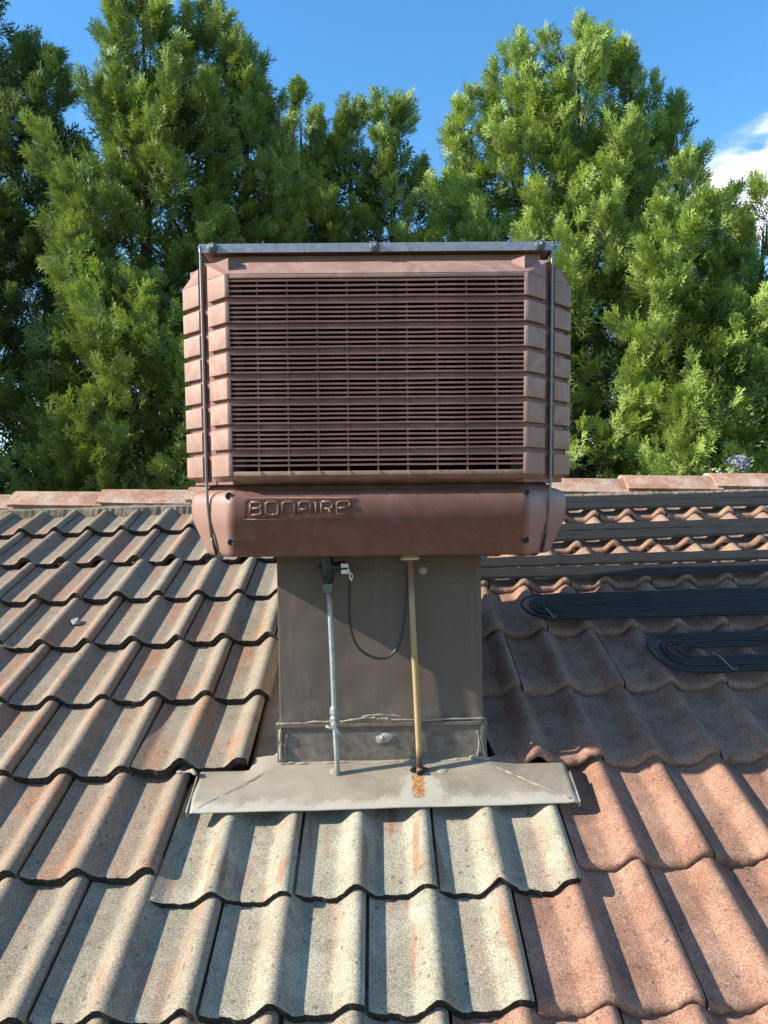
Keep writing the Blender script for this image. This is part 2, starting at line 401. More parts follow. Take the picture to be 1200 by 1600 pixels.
def foliage_material(name, dark, light):
    g = G(name)
    a = g.n('ShaderNodeAttribute'); a.attribute_name = 'tint'
    c = g.mix(a.outputs['Fac'], dark, light)
    g.done(c, 0.55, 0, 0.35)
    tr = g.n('ShaderNodeBsdfTranslucent'); g.put(g.mix(1.0, c, (1.25, 1.15, 0.55), 'MULTIPLY'), tr.inputs['Color'])
    ms = g.n('ShaderNodeMixShader'); ms.inputs[0].default_value = 0.22
    g.t.links.new(g.b.outputs[0], ms.inputs[1]); g.t.links.new(tr.outputs[0], ms.inputs[2]); g.t.links.new(ms.outputs[0], g.o.inputs[0])
    return g.m
M['leaf_sunlit'] = foliage_material('cypress_foliage_sunlit', (0.038, 0.080, 0.020), (0.390, 0.530, 0.120))  # sunlit look of the right-hand trees put into the leaf colour
M['leaf_mid'] = foliage_material('cypress_foliage', (0.030, 0.066, 0.019), (0.290, 0.410, 0.095))
M['leaf_shaded'] = foliage_material('cypress_foliage_shaded', (0.020, 0.048, 0.018), (0.160, 0.245, 0.060))  # shade over the left-hand trees put into a darker leaf colour
M['bark'] = simple('cypress_bark', (0.075, 0.052, 0.038), 0.95, 0, 0.4, 18, 0.8, 0.01)
M['shrub_leaf'] = simple('shrub_leaf', (0.16, 0.26, 0.035), 0.5)
M['flower'] = simple('purple_petal', (0.36, 0.27, 0.62), 0.6)

def ground_material():
    g = G('lawn'); v = g.coord('Object')
    c = g.mix(g.noise(v, 1.5, 6, 0.7), (0.035, 0.055, 0.015), (0.085, 0.11, 0.035))
    g.bump(g.noise(v, 60, 3), 0.6, 0.03)
    return g.done(c, 0.95, 0, 0.1)
M['ground'] = ground_material()

# ------------------------------------------------------------------ ground
me = mesh_from('ground', [(-900, -900, 0), (900, -900, 0), (900, 900, 0), (-900, 900, 0)], [(0, 1, 2, 3)], M['ground'])
tag(link_mesh('ground', me), kind='structure')

# ------------------------------------------------------------------ roof frame
Z0, H0, AL, GA = 1.3326, 0.8958, 0.3657, 0.3175
CA, SA = math.cos(AL), math.sin(AL)
TX, TS, TW = Vector((1, 0, 0)), Vector((0, CA, SA)), Vector((0, -SA, CA))
def RP(x, s, w=0.0):
    return Vector((x, Z0 + s*CA - w*SA, HC - H0 + s*SA + w*CA))
def roof_matrix(x, s, w=0.0, yaw=0.0, tilt=0.0):
    o = RP(x, s, w)
    m = Matrix(((TX.x, TS.x, TW.x, o.x), (TX.y, TS.y, TW.y, o.y), (TX.z, TS.z, TW.z, o.z), (0, 0, 0, 1)))
    return m @ Matrix.Rotation(yaw, 4, 'Z') @ Matrix.Rotation(tilt, 4, 'X')
X0, X1 = -3.2, 3.2
S_EAVE, S_APEX = -1.02, 2.642

house = empty('house', (0, RP(0, S_APEX).y, 0))
tag(house, 'house under the tiled gable roof that fills the lower half', 'house')
def child(o, parent):
    o.parent = parent
    o.matrix_parent_inverse = parent.matrix_world.inverted() if parent.type != 'EMPTY' else Matrix.Translation(-parent.location)
    return o

# roof deck: both slopes, thin, under the tiles
mb = MB()
ap = RP(0, S_APEX, -0.085); ev = RP(0, S_EAVE, -0.085)
bk = (2*ap.y - ev.y, ev.z)
for (ya, za, yb, zb) in ((ev.y, ev.z, ap.y, ap.z), (ap.y, ap.z, bk[0], bk[1])):
    mb.add([(X0, ya, za), (X1, ya, za), (X1, yb, zb), (X0, yb, zb), (X0, ya, za-0.03), (X1, ya, za-0.03), (X1, yb, zb-0.03), (X0, yb, zb-0.03)],
           [(0, 1, 2, 3), (7, 6, 5, 4), (0, 4, 5, 1), (2, 6, 7, 3), (1, 5, 6, 2), (0, 3, 7, 4)])
roof = mb.build('roof', M['deck']); child(roof, house)
# walls with gables
mb = MB()
wy0, wy1 = ev.y+0.45, bk[0]-0.45
hz = lambda y: ap.z - 0.05 - abs(y-ap.y)*math.tan(AL)
for xa, xb in ((X0+0.25, X0+0.37), (X1-0.37, X1-0.25)):
    poly = [(wy0, 0.0), (wy1, 0.0), (wy1, hz(wy1)), (ap.y, hz(ap.y)), (wy0, hz(wy0))]
    n = 5
    mb.add([(xa, p[0], p[1]) for p in poly] + [(xb, p[0], p[1]) for p in poly],
           [tuple(range(n)), tuple(range(n, 2*n))[::-1]] + [(i, (i+1) % n, n+(i+1) % n, n+i) for i in range(n)])
for ya in (wy0, wy1-0.12):
    mb.box(X0+0.37, X1-0.37, ya, ya+0.12, 0, hz(wy0)-0.01)
child(mb.build('wall', M['wall']), house)
# rear slope: plain corrugated surface, out of sight behind the ridge
vb, fb = [], []
nx = 256
for i in range(nx+1):
    x = X0 + (X1-X0)*i/nx
    w = 0.0165*math.cos(2*math.pi*(x-0.05)/0.15)
    vb += [(x, ap.y+0.05, ap.z+0.06+w), (x, bk[0], bk[1]+0.07+w)]
for i in range(nx): fb.append((2*i, 2*i+2, 2*i+3, 2*i+1))
rb = link_mesh('rear_slope', mesh_from('rear_slope', vb, fb, M['tile'], True)); child(rb, house); rb.color = (0.3, 0, 0.2, 1)

# ------------------------------------------------------------------ roof tiles
ROLL_H, TN = 0.033, 0.0245
def prof(u):
    pan = -ROLL_H/2
    if u < -0.001:                       # interlocking ribs, normally hidden under the neighbour
        return pan - 0.004 + (0.004 if int((u+0.04)/0.0065) % 2 == 0 else 0.0)
    h = pan
    for c in (0.133, 0.283):
        d = abs(u-c)/0.047
        if d < 1: h = max(h, pan + ROLL_H*(0.5*(1+math.cos(math.pi*d)))**0.82)
    if u < 0.0070: return pan - 0.014
    if u < 0.034: h = max(h, pan + 0.015*(1-u/0.034))
    return h
def tile_mesh(seed, u0=None, u1=None, rough_left=0.0, rounded=False):
    r = random.Random(seed)
    lo = -0.034 if u0 is None else u0; hi = 0.300 if u1 is None else u1
    us = []
    if u0 is None: us = [-0.034, -0.0276, -0.0275, -0.0211, -0.021, -0.0146, -0.0145, -0.0081, -0.008, -0.0012]
    n = max(8, int((hi-max(lo, 0))/0.0075))
    us += [max(lo, 0) + (hi-max(lo, 0))*i/n for i in range(n+1)]
    if u0 is None: us += [0.0069, 0.0071]
    us = sorted(set(us))
    LEN, TH = 0.372, 0.0135
    vsamp = [0.0, 0.0025, 0.007, 0.016, 0.10, 0.21, LEN] if rounded else [0.0, 0.0035, 0.012, 0.10, 0.21, LEN]
    jag = [r.uniform(-0.0035, 0.0035) + (r.uniform(0.002, 0.007) if r.random() < 0.05 else 0) for _ in us]
    jag = [(jag[max(i-1, 0)]+jag[i]+jag[min(i+1, len(us)-1)])/2 for i in range(len(us))]
    V, F, FM = [], [], []
    nu, nv = len(us), len(vsamp)
    sl = -TN/GA
    for j, v in enumerate(vsamp):
        for i, u in enumerate(us):
            h = prof(u) + sl*v
            vv = v + (jag[i] if j < 3 else 0)
            uu = u
            if rounded: h -= (0.0150, 0.0085, 0.0032, 0.0005, 0, 0, 0)[j]
            elif j == 0: h -= 0.0032
            elif j == 1: h -= 0.001
            if i == nu-1: h -= 0.002
            if rough_left and i < 3: uu += r.uniform(-1, 1)*rough_left*(1-i/3)
            if i == 0 and u0 is None: h -= 0.001
            V.append((uu, vv, h))
    top = len(V)
    for j, v in ((0, 0.002), (1, LEN)):
        for i, u in enumerate(us):
            th = TN if j == 0 else TH
            V.append((V[i][0], v + jag[i]*(1-j), prof(u) + sl*v - th + (r.uniform(-0.0008, 0.0008) if j == 0 else 0)))
    for j in range(nv-1):
        for i in range(nu-1):
            F.append((j*nu+i, j*nu+i+1, (j+1)*nu+i+1, (j+1)*nu+i)); FM.append(0)
    for i in range(nu-1):
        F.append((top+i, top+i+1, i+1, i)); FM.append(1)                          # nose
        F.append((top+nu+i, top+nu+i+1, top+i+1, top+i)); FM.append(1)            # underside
    for i, flip in ((0, False), (nu-1, True)):
        f = [j*nu+i for j in range(nv)] + [top+nu+i, top+i]
        F.append(tuple(f if flip else f[::-1])); FM.append(0)
    me = mesh_from('roof_tile', V, F, [M['tile'], M['nose']], False, FM)
    sm = [p.material_index == 0 and len(p.vertices) == 4 for p in me.polygons]
    me.polygons.foreach_set('use_smooth', sm); me.set_sharp_from_angle(angle=math.radians(48))
    return me
tile_meshes = [tile_mesh(s) for s in range(6)]
round_meshes = [tile_mesh(s+20, rounded=True) for s in range(6)]
JOINT = {-4: .244, -3: .091, -2: .244, -1: .091, 0: .244, 1: .091, 2: .240, 3: .089, 4: .231, 5: .082, 6: .206, 7: .061}
rr = random.Random(5)
def put_tile(me, x, s, w=0.0, yaw=0.0, tilt=0.0, color=(0, 0, 0, 1)):
    o = bpy.data.objects.new('roof_tile', me); COL.objects.link(o)
    o.parent = roof; o.matrix_parent_inverse = roof_inv
    o.matrix_world = roof_matrix(x, s, w, yaw, tilt); o.color = color
    return o
bpy.context.view_layer.update()
roof_inv = roof.matrix_world.inverted()
for n in range(-4, 8):
    k0 = math.ceil((X0 - JOINT[n])/0.3); k1 = math.floor((X1 - 0.3 - JOINT[n])/0.3)
    for k in range(k0, k1+1):
        x = JOINT[n] + 0.3*k
        s = n*GA + rr.uniform(-0.004, 0.004); w = -0.005 + rr.uniform(-0.0012, 0.0012); yaw = rr.uniform(-0.005, 0.005)
        me = tile_meshes[rr.randrange(6)]; tilt = rr.uniform(-0.003, 0.003)
        xm = x + 0.15
        # colour zones: grey on the left, terracotta on the right, a few cream replacement tiles at the duct
        red = 0.0
        if xm > 0.30: red = 1.0
        elif xm > 0.05 and n <= 2: red = 1.0
        if n >= 4 and xm > -0.1: red = 0.95 if n == 4 else 0.62
        if n == 3 and x > 0.0: red = 1.0
        if red == 0: red = rr.choice((0, 0, 0, 0.1, 0.22))
        cream = 0.0; moss = rr.uniform(0, 0.25)
        if n == 1 and -0.52 < x < 0.20: cream = 1.0; red = 0; s -= 0.068; yaw = 0.0; moss = 0.0
        if n == 0 and -0.37 < x < 0.0: cream = 0.95; red = 0; moss = 0
        if n == 0 and -0.67 < x < -0.6: cream = 0.35
        if n == -1 and -0.55 < x < -0.2: cream = 0.6
        if red > 0.9 and n >= 2 and xm > 0.7: moss = rr.uniform(0.1, 0.6)
        if red > 0.4: me = round_meshes[rr.randrange(6)]
        if n == 2 and -0.37 < x < 0.2: continue                   # flashing and duct here
        if n == 2 and 0.2 < x < 0.3:                              # broken, lifted tile beside the duct
            me = tile_mesh(77, 0.018, 0.3, 0.012, True); w += 0.020; tilt = -0.060; s -= 0.010
        if n == 2 and -0.67 < x < -0.65: w += 0.016; tilt = -0.048; yaw = 0.0
        if n == 3 and -0.52 < x < -0.5: me = tile_mesh(50, None, 0.166)
        if n == 3 and -0.25 < x < -0.2: continue
        if n == 3 and 0.05 < x < 0.1: me = tile_mesh(51, 0.172, None, 0.0, True)
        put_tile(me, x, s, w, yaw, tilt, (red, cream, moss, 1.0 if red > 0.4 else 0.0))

# ridge caps and their mortar bed
def cap_mesh(seed, ln=0.455):
    r = random.Random(seed)
    pr = [(-0.130, -0.066), (-0.118, -0.060), (-0.055, -0.009), (-0.030, 0.0), (0.030, 0.0), (0.055, -0.009), (0.118, -0.060), (0.130, -0.066)]
    V, F = [], []; xs = [0, 0.006, ln*0.33, ln*0.66, ln-0.004, ln]; n = len(pr)
    for i, x in enumerate(xs):
        lift = 0.016*(1-x/ln)
        for (y, z) in pr:
            q = 0.94 if i in (0, len(xs)-1) else 1.0
            V.append((x + r.uniform(-.002, .002), y*q, z*q + lift + r.uniform(-.001, .001)))
    m = len(V)
    for x in (xs[0], xs[-1]):
        for (y, z) in pr: V.append((x, y*0.9, z - 0.016 + 0.016*(1-x/ln)))
    for i in range(len(xs)-1):
        for j in range(n-1): F.append((i*n+j, (i+1)*n+j, (i+1)*n+j+1, i*n+j+1))
    for j in range(n-1):
        F.append((j, j+1, m+j+1, m+j)); b = (len(xs)-1)*n
        F.append((b+j+1, b+j, m+n+j, m+n+j+1)); F.append((m+j, m+j+1, m+n+j+1, m+n+j))
    b = (len(xs)-1)*n
    F.append(tuple([i*n for i in range(len(xs))][::-1] + [m, m+n])); F.append(tuple([i*n+n-1 for i in range(len(xs))] + [m+n+n-1, m+n-1]))
    me = mesh_from('ridge_cap', V, F, M['cap'])
    for p in me.polygons: p.use_smooth = True
    me.set_sharp_from_angle(angle=math.radians(25)); return me
caps = [cap_mesh(s) for s in range(4)]
top = RP(0, S_APEX)
CAP_STEP = 0.425
k = 0; x = -1.795 - CAP_STEP*4
while x < X1:
    o = bpy.data.objects.new('ridge_cap', caps[k % 4]); COL.objects.link(o); o.parent = roof
    o.matrix_parent_inverse = roof_inv
    o.matrix_world = Matrix.Translation((x, top.y+rr.uniform(-.006, .006), HC+0.058+rr.uniform(-.004, .004))) @ Matrix.Rotation(rr.uniform(-.008, .008), 4, 'Z')
    x += CAP_STEP; k += 1
V, F = [], []; nx = 420; pr = [(-0.176, -0.175), (-0.166, -0.078), (-0.118, -0.064), (0, -0.04), (0.11, -0.09), (0.12, -0.150)]
for i in range(nx+1):
    x = X0 + (X1-X0)*i/nx
    for j, (y, z) in enumerate(pr):
        jt = 0.010 if j < 3 else 0.0
        V.append((x, top.y + y + rr.uniform(-jt, jt)*0.3 - 0.010*(math.sin(x*9.1)*math.sin(x*3.7)) - 0.004*math.sin(x*31), HC + 0.05 + z*0.9 + rr.uniform(-jt, jt)*0.2))
for i in range(nx):
    for j in range(len(pr)-1): F.append((i*6+j, (i+1)*6+j, (i+1)*6+j+1, i*6+j+1))
mo = link_mesh('mortar_bed', mesh_from('mortar_bed', V, F, M['mortar'])); child(mo, house)

# ------------------------------------------------------------------ duct and flashing
DX, DY, DW = -0.018, 1.922, 0.2605          # duct centre x, front y, half width
DZ = HC - 0.642
duct = empty('duct', (DX, DY+DW, DZ)); duct.rotation_euler = (0, 0.010, 0)
tag(duct, 'square brown sheet metal duct carrying the rooftop cooler', 'duct')
mb = MB(); mb.box(-DW+.004, DW-.004, -DW+.004, DW-.004, -0.03, 0.53)
mb.build('duct_wall', M['duct'], duct, bevel=0.003)
mb = MB()                                     # folded upstand of the tray, a little proud of the duct
for (a, b, c, d) in ((-DW-.003, DW+.003, -DW-.003, -DW+.0005), (-DW-.003, DW+.003, DW-.0005, DW+.003), (-DW-.003, -DW+.0005, -DW+.0005, DW-.0005), (DW-.0005, DW+.003, -DW+.0005, DW-.0005)):
    mb.box(a, b, c, d, -0.036, 0.074)
mb.box(-DW-.005, DW+.005, -DW-.0075, -DW-.0031, 0.066, 0.0745)
mb.build('upstand', M['duct'], duct, bevel=0.0012)
def bead(pts, r, name, parent, mat, seed=0, n=60):
    q = random.Random(seed); P = []; R = []; ph = [q.uniform(0, 6.28) for _ in range(6)]
    pts = [Vector(p) for p in pts]; ln = sum((pts[i+1]-pts[i]).length for i in range(len(pts)-1))
    n = max(16, int(ln/0.0045))
    for i in range(n+1):
        t = i/n*(len(pts)-1); a = min(int(t), len(pts)-2); f = t-a; u = i/n*ln
        p = pts[a].lerp(pts[a+1], f)
        k = 0.72 + .22*math.sin(u*70+ph[0]) + .16*math.sin(u*173+ph[1]) + q.uniform(-.12, .12)
        wob = Vector((math.sin(u*61+ph[2]), .2*math.sin(u*90+ph[3]), math.sin(u*47+ph[4]) + .5*math.sin(u*131+ph[5])))
        P.append(p + wob*r*0.35); R.append(r*max(.25, k)*(0.3 if i in (0, n) else 1))
    mb = MB(); mb.tube(P, R, 8); return mb.build(name, mat, parent, smooth=True)
yf = -DW-.004
bead([(-DW-.004, yf, .077), (-.12, yf, .079), (-.02, yf, .088), (.02, yf, .082), (DW+.004, yf, .080)], .0034, 'silicone_bead', duct, M['silicone'], 1, 110)
bead([(-.05, yf, .092), (0.0, yf, .095), (.05, yf, .091)], .0025, 'silicone_bead', duct, M['silicone'], 2, 40)
for sgn, sd in ((-1, 3), (1, 4)):
    bead([(sgn*(DW-.006), yf-.002, .066), (sgn*(DW-.008), yf-.002, .03), (sgn*(DW-.004), yf-.004, -.018)], .0052, 'silicone_bead', duct, M['silicone'], sd, 24)
    bead([(sgn*(DW-.022), yf-.001, .052), (sgn*(DW-.016), yf-.001, .02), (sgn*(DW-.020), yf-.003, -.02)], .003, 'silicone_bead', duct, M['silicone'], sd+5, 20)
bead([(-DW, yf-.004, -.023), (-.1, yf-.004, -.024), (.12, yf-.004, -.024), (DW+.01, yf-.004, -.022)], .0045, 'silicone_bead', duct, M['silicone'], 9, 90)
mb = MB()                                     # sealed rivet in the middle of the upstand
q = random.Random(3); ring = []
for i in range(22):
    t = 2*math.pi*i/22; r_ = 0.017*(1+0.18*math.sin(2*t+.6)+0.10*math.sin(5*t)); ring.append((0.006+r_*1.15*math.cos(t), yf-.0006, .036+r_*0.8*math.sin(t)))
ri = [(0.006+(p[0]-.006)*.7, yf-.003, .036+(p[2]-.036)*.7) for p in ring]
mb.add(ring+ri, [(i, (i+1) % 22, 22+(i+1) % 22, 22+i) for i in range(22)] + [tuple(range(22, 44))])
mb.build('sealant_patch', M['seal'], duct, smooth=True)
mb = MB(); mb.lathe([(0.0052, 0), (0.0052, -.002), (0.0038, -.0045), (0.001, -.0055)], (0.001, yf-.002, .037), 'y', 12)
mb.build('rivet', M['galv'], duct, smooth=True)
mb = MB(); mb.lathe([(0.011, 0), (0.009, -.001), (.004, -.0018), (0.001, -.002)], (0.11, -DW+.0035, .455), 'y', 14)
mb.build('sealant_patch', M['seal'], duct, smooth=True)

# flashing tray (roof coordinates: x, s, w; object origin on the lower edge)
FS0 = 0.475
PIPE_X, PIPE_S = 0.072, 0.112
M['flash'] = flashing_material(PIPE_X, PIPE_S)
V, F = [], []
xs = [-0.474 + (0.438+0.474)*i/76 for i in range(77)]
ss = [0.0, 0.003] + [0.003 + 0.9*j/60 for j in range(1, 61)]
sd = 0.166                                    # where the duct front stands
def fw_(x, s):
    fl = 0.002 + 0.007*s/0.16
    fl -= 0.010*max(0.0, min(1.0, max(-0.31-x, x-0.262)/0.06))*max(0.0, min(1.0, (s-0.05)/0.10))
    e = max(0.0, -0.284 - x, x - 0.252)                        # parts that slip under the neighbouring tiles
    drop = max(0.0, min(1.0, (s - (0.150 if x < -0.35 or x > 0.2 else 0.185))/0.02))*min(1.0, e/0.012)
    w = fl*(1-drop) - 0.062*drop
    w += 0.0009*math.sin(x*17+1)*math.sin(s*23+2) + 0.0005*math.sin(x*41)*math.sin(s*37+1)
    d1 = abs((x+0.474) - (s*1.30+0.01)); d2 = abs((0.438-x) - (s*1.35+0.01))   # the diagonal folds at both corners
    if s < 0.15: w += 0.0028*max(0, 1-d1/0.007) + 0.0028*max(0, 1-d2/0.007)
    if s < 0.004: w -= 0.003*(1-s/0.004)
    return w
for s in ss:
    for x in xs: V.append((x, s, fw_(x, s)))
nx = len(xs)
for j in range(len(ss)-1):
    for i in range(nx-1):
        xm, sm = (xs[i]+xs[i+1])/2, (ss[j]+ss[j+1])/2
        if DX-DW+.01 < xm < DX+DW-.01 and sm > sd+.02: continue
        if sm > 0.21 and (xm > 0.265 or xm < -0.37): continue
        F.append((j*nx+i, j*nx+i+1, (j+1)*nx+i+1, (j+1)*nx+i))
me = mesh_from('flashing_tray', V, F, M['flash'], True); me.set_sharp_from_angle(angle=math.radians(35))
fl = link_mesh('flashing_tray', me); fl.matrix_world = roof_matrix(0, FS0)
sol = fl.modifiers.new('thickness', 'SOLIDIFY'); sol.thickness = 0.0016; sol.offset = -1
tag(fl, 'flat grey metal flashing tray around the duct with rust stain and salt crust', 'flashing')
for (xa, xb, se) in ((-0.4785, -0.4755, 0.125), (0.4395, 0.4425, 0.10)):
    n = 14; mb = MB()                          # turned-up side hem
    for i in range(n):
        a, b = se*i/n, se*(i+1)/n
        mb.add([(xa, a, -.012), (xb, a, -.012), (xb, a, .0045), (xa, a, .0045), (xa, b, -.012), (xb, b, -.012), (xb, b, .0062), (xa, b, .0062)],
               [(0, 1, 2, 3), (7, 6, 5, 4), (0, 3, 7, 4), (1, 5, 6, 2), (3, 2, 6, 7), (0, 4, 5, 1)])
    mb.build('hem', M['flash'], fl)
bead([(-0.476, .118, .010), (-.488, .132, .010), (-.515, .136, .006), (-.535, .140, .004)], .0060, 'silicone_bead', fl, M['silicone'], 21, 26)
bead([(0.20, .152, .010), (.230, .150, .011), (.255, .148, .010)], .0055, 'silicone_bead', fl, M['silicone'], 22, 20)
bead([(0.262, .122, .0075), (.33, .072, .006), (.425, .010, .003)], .0036, 'silicone_bead', fl, M['silicone'], 23, 60)
bead([(-0.455, .012, .0035), (-.37, .075, .0065), (-.30, .13, .008)], .0014, 'silicone_bead', fl, M['silicone'], 24, 50)
for (px_, ps_, pr_) in ((PIPE_X+.058, PIPE_S+.006, .017), (-.137, PIPE_S+.010, .014)):
    mb = MB(); mb.lathe([(pr_, 0), (pr_*.85, .0018), (pr_*.4, .003), (.001, .0035)], (px_, ps_, .0065), 'z', 16)
    mb.build('sealant_patch', M['silicone'], fl, smooth=True)

# ------------------------------------------------------------------ evaporative cooler
CZ = HC - 0.137
cooler = empty('evaporative_cooler', (-0.011, DY+DW, CZ)); cooler.rotation_euler = (0, 0.0185, 0)
tag(cooler, 'large brown plastic rooftop evaporative cooler with louvred sides on a duct', 'cooler')
FH = 0.4615                                    # half width over the louvre faces
def taper(p):
    k = 1 + 0.024*(p[2]-0.40)
    return (p[0]*k, p[1]*k, p[2])
BX, OX, CH = 0.337, 0.328, 0.0490
ZL, ZG, ZB1 = 0.186, 0.635, 0.680
gro = [0.579 - 0.0565*i for i in range(7)]
GH = 0.0060
bands = []; zt = ZG
for g_ in gro: bands.append((g_+GH, zt)); zt = g_-GH
bands.append((ZL, zt))
def louvre_frame():
    mb = MB()
    for s in (-1, 1):
        poly = [(s*OX, -FH), (s*BX, -FH), (s*(BX+CH), -FH+CH), (s*(BX+CH-.010), -FH+CH+.010), (s*OX, -FH+.022)]
        if s < 0: poly = poly[::-1]
        for (a, b) in bands: mb.prism(poly, a, b)
        # mitred head of the corner bevel
        zt = ZG + (ZB1-ZG)*CH/0.064
        a, b, c = (s*BX, -FH, ZG+.0003), (s*(BX+CH), -FH+CH, ZG+.0003), (s*(BX+CH), -FH+CH, zt)
        i1, i2, i3 = (s*BX, -FH+.02, ZG+.0003), (s*(BX+CH-.012), -FH+CH+.012, ZG+.0003), (s*(BX+CH-.012), -FH+CH+.012, zt)
        mb.add([a, b, c, i1, i2, i3], [(0, 1, 2), (5, 4, 3), (0, 3, 4, 1), (1, 4, 5, 2), (2, 5, 3, 0)])
    # top bevel
    mb.add([(-BX, -FH, ZG+.0006), (BX, -FH, ZG+.0006), (BX+.064, -FH+.064, ZB1), (-BX-.064, -FH+.064, ZB1), (-BX, -FH+.02, ZG-.004), (BX, -FH+.02, ZG-.004), (BX+.05, -FH+.075, ZB1-.012), (-BX-.05, -FH+.075, ZB1-.012)],
           [(0, 1, 2, 3), (7, 6, 5, 4), (0, 4, 5, 1), (1, 5, 6, 2), (2, 6, 7, 3), (3, 7, 4, 0)])
    mb.box(-OX, OX, -FH+.0006, -FH+.018, ZG-.009, ZG-.0002)                      # head rail
    # foot rail and its bevelled underside
    mb.box(-OX, OX, -FH+.0006, -FH+.016, ZL+.0002, ZL+.010)
    mb.add([(-BX, -FH, ZL-.0005), (BX, -FH, ZL-.0005), (BX+CH, -FH+CH, ZL-.0005), (-BX-CH, -FH+CH, ZL-.0005),
            (-BX, -FH+.045, ZL-.019), (BX, -FH+.045, ZL-.019), (BX+.028, -FH+.068, ZL-.019), (-BX-.028, -FH+.068, ZL-.019)],
           [(0, 1, 2, 3), (7, 6, 5, 4), (0, 4, 5, 1), (1, 5, 6, 2), (2, 6, 7, 3), (3, 7, 4, 0)])
    return mb.mesh('louvre_panel', M['plastic'], bevel=0.0014, xf=taper, auto=40)
def channel_mesh(): 
    mb = MB()
    mb.box(-BX, BX, -FH+.0100, -FH+.022, -GH-.0003, GH+.0003)
    for s in (-1, 1):
        poly = [(s*(BX-.002), -FH+.0130), (s*(BX+CH-.0085), -FH+CH+.0050), (s*(BX+CH-.013), -FH+CH+.0125), (s*(BX-.002), -FH+.024)]
        if s < 0: poly = poly[::-1]
        mb.prism(poly, -GH-.0003, GH+.0003)
    return mb
fmesh = louvre_frame()
slat_cache = {}
def k_at(z): return 1 + 0.024*(z-0.40)
def local_mesh(mb, name, mat, z, **kw):        # mesh authored about height 0, placed at z, with the taper of that height
    k = k_at(z); return mb.mesh(name, mat, xf=lambda p: (p[0]*k, p[1]*k, p[2]), **kw)
slat_z = []
for bi, (a, b) in enumerate(bands):
    if bi == 0: zs = [a+.0018 + .0113*i for i in range(4)]
    elif bi == 7: zs = [b-.0018 - .0113*i for i in range(3)]
    else: zs = [a+.0018 + (b-a-.0036)*i/4 for i in range(5)]
    slat_z += zs
for side in range(4):
    lp = link_mesh('louvre_panel', fmesh, cooler); lp.rotation_euler = (0, 0, side*math.pi/2)
    for z in gro:
        if z not in slat_cache: slat_cache[z] = local_mesh(channel_mesh(), 'groove_rail', M['slat'], z, bevel=0.0008)
        o = link_mesh('groove_rail', slat_cache[z], lp); o.location = (0, 0, z)
    for z in slat_z:
        if z not in slat_cache:
            mb = MB(); n = 8; q = random.Random(int(z*1e5)); sag = [q.uniform(-.0005, .0005) for _ in range(n+1)]
            for i in range(n):
                xa, xb = -OX+2*OX*i/n, -OX+2*OX*(i+1)/n
                vs8 = []
                for xx, sg in ((xa, sag[i] if 0 < i else 0), (xb, sag[i+1] if i < n-1 else 0)):
                    vs8 += [(xx, -FH+.0015, -.0024+sg), (xx, -FH+.0125, -.0014+sg), (xx, -FH+.0125, .0026+sg), (xx, -FH+.0015, .0018+sg)]
                mb.add(vs8, [(0, 1, 5, 4), (1, 2, 6, 5), (2, 3, 7, 6), (3, 0, 4, 7)])
            slat_cache[z] = local_mesh(mb, 'slat', M['slat'], z)
        o = link_mesh('slat', slat_cache[z], lp); o.location = (0, 0, z)
    if side == 0 or True:
        if 'rod' not in slat_cache:
            mb = MB(); mb.box(-.0017, .0017, -FH+.0050, -FH+.0128, ZL+.008, ZG-.008); slat_cache['rod'] = mb.mesh('mullion', M['slat'])
        for k in range(-4, 5):
            o = link_mesh('mullion', slat_cache['rod'], lp); o.location = (k*.0669, 0, 0)
    if 'tick' not in slat_cache:                # clips along the foot rail
        mb = MB(); mb.box(-.0012, .0012, -FH*k_at(ZL)-.0012, -FH*k_at(ZL)+.002, ZL+.001, ZL+.0096); slat_cache['tick'] = mb.mesh('clip', M['plastic'])
    for k in range(-4, 5):
        o = link_mesh('clip', slat_cache['tick'], lp); o.location = (k*.0669+.005, 0, 0)
mb = MB(); e = FH-.055; c = e-.075
octo = lambda a, b: [(-b, -a), (b, -a), (a, -b), (a, b), (b, a), (-b, a), (-a, b), (-a, -b)]
mb.prism(octo(e, c), ZL-.015, ZG+.03)
mb.build('filter_pad', M['pad'], cooler)
for sx in (-1, 1):
    for sy in (-1, 1):
        mb = MB()
        P = [(BX-.006, FH-.018), (BX+.045, FH-.069), (FH-.069, BX+.045), (FH-.018, BX-.006), (FH-.05, BX-.03), (BX-.03, FH-.05)]
        P = [(sx*p[0], sy*p[1]) for p in P]
        mb.prism(P if sx*sy < 0 else P[::-1], ZL-.018, ZB1-.004)
        mb.build('corner_post', M['slat'], cooler, xf=taper)  # darker plastic puts the shade of the corner gap into the colour
mb = MB(); mb.box(-.379, .379, -.379, .379, ZB1-.02, .7005); mb.build('lid_skirt', M['plastic'], cooler, xf=taper, bevel=.002)
mb = MB(); mb.box(-.398, .398, -.398, .398, .7012, .7185); mb.build('lid', M['tub'], cooler, xf=taper)
for side in range(4):
    mb = MB()
    L_ = .4045
    mb.box(-L_+.0012, L_-.0012, -L_, -L_+.0018, .7000, .7205); mb.box(-L_+.02, L_-.02, -L_+.0018, -L_+.03, .7187, .7203)
    o = mb.build('lid_rail', M['galv'], cooler, xf=taper, bevel=.0007); o.rotation_euler = (0, 0, side*math.pi/2)
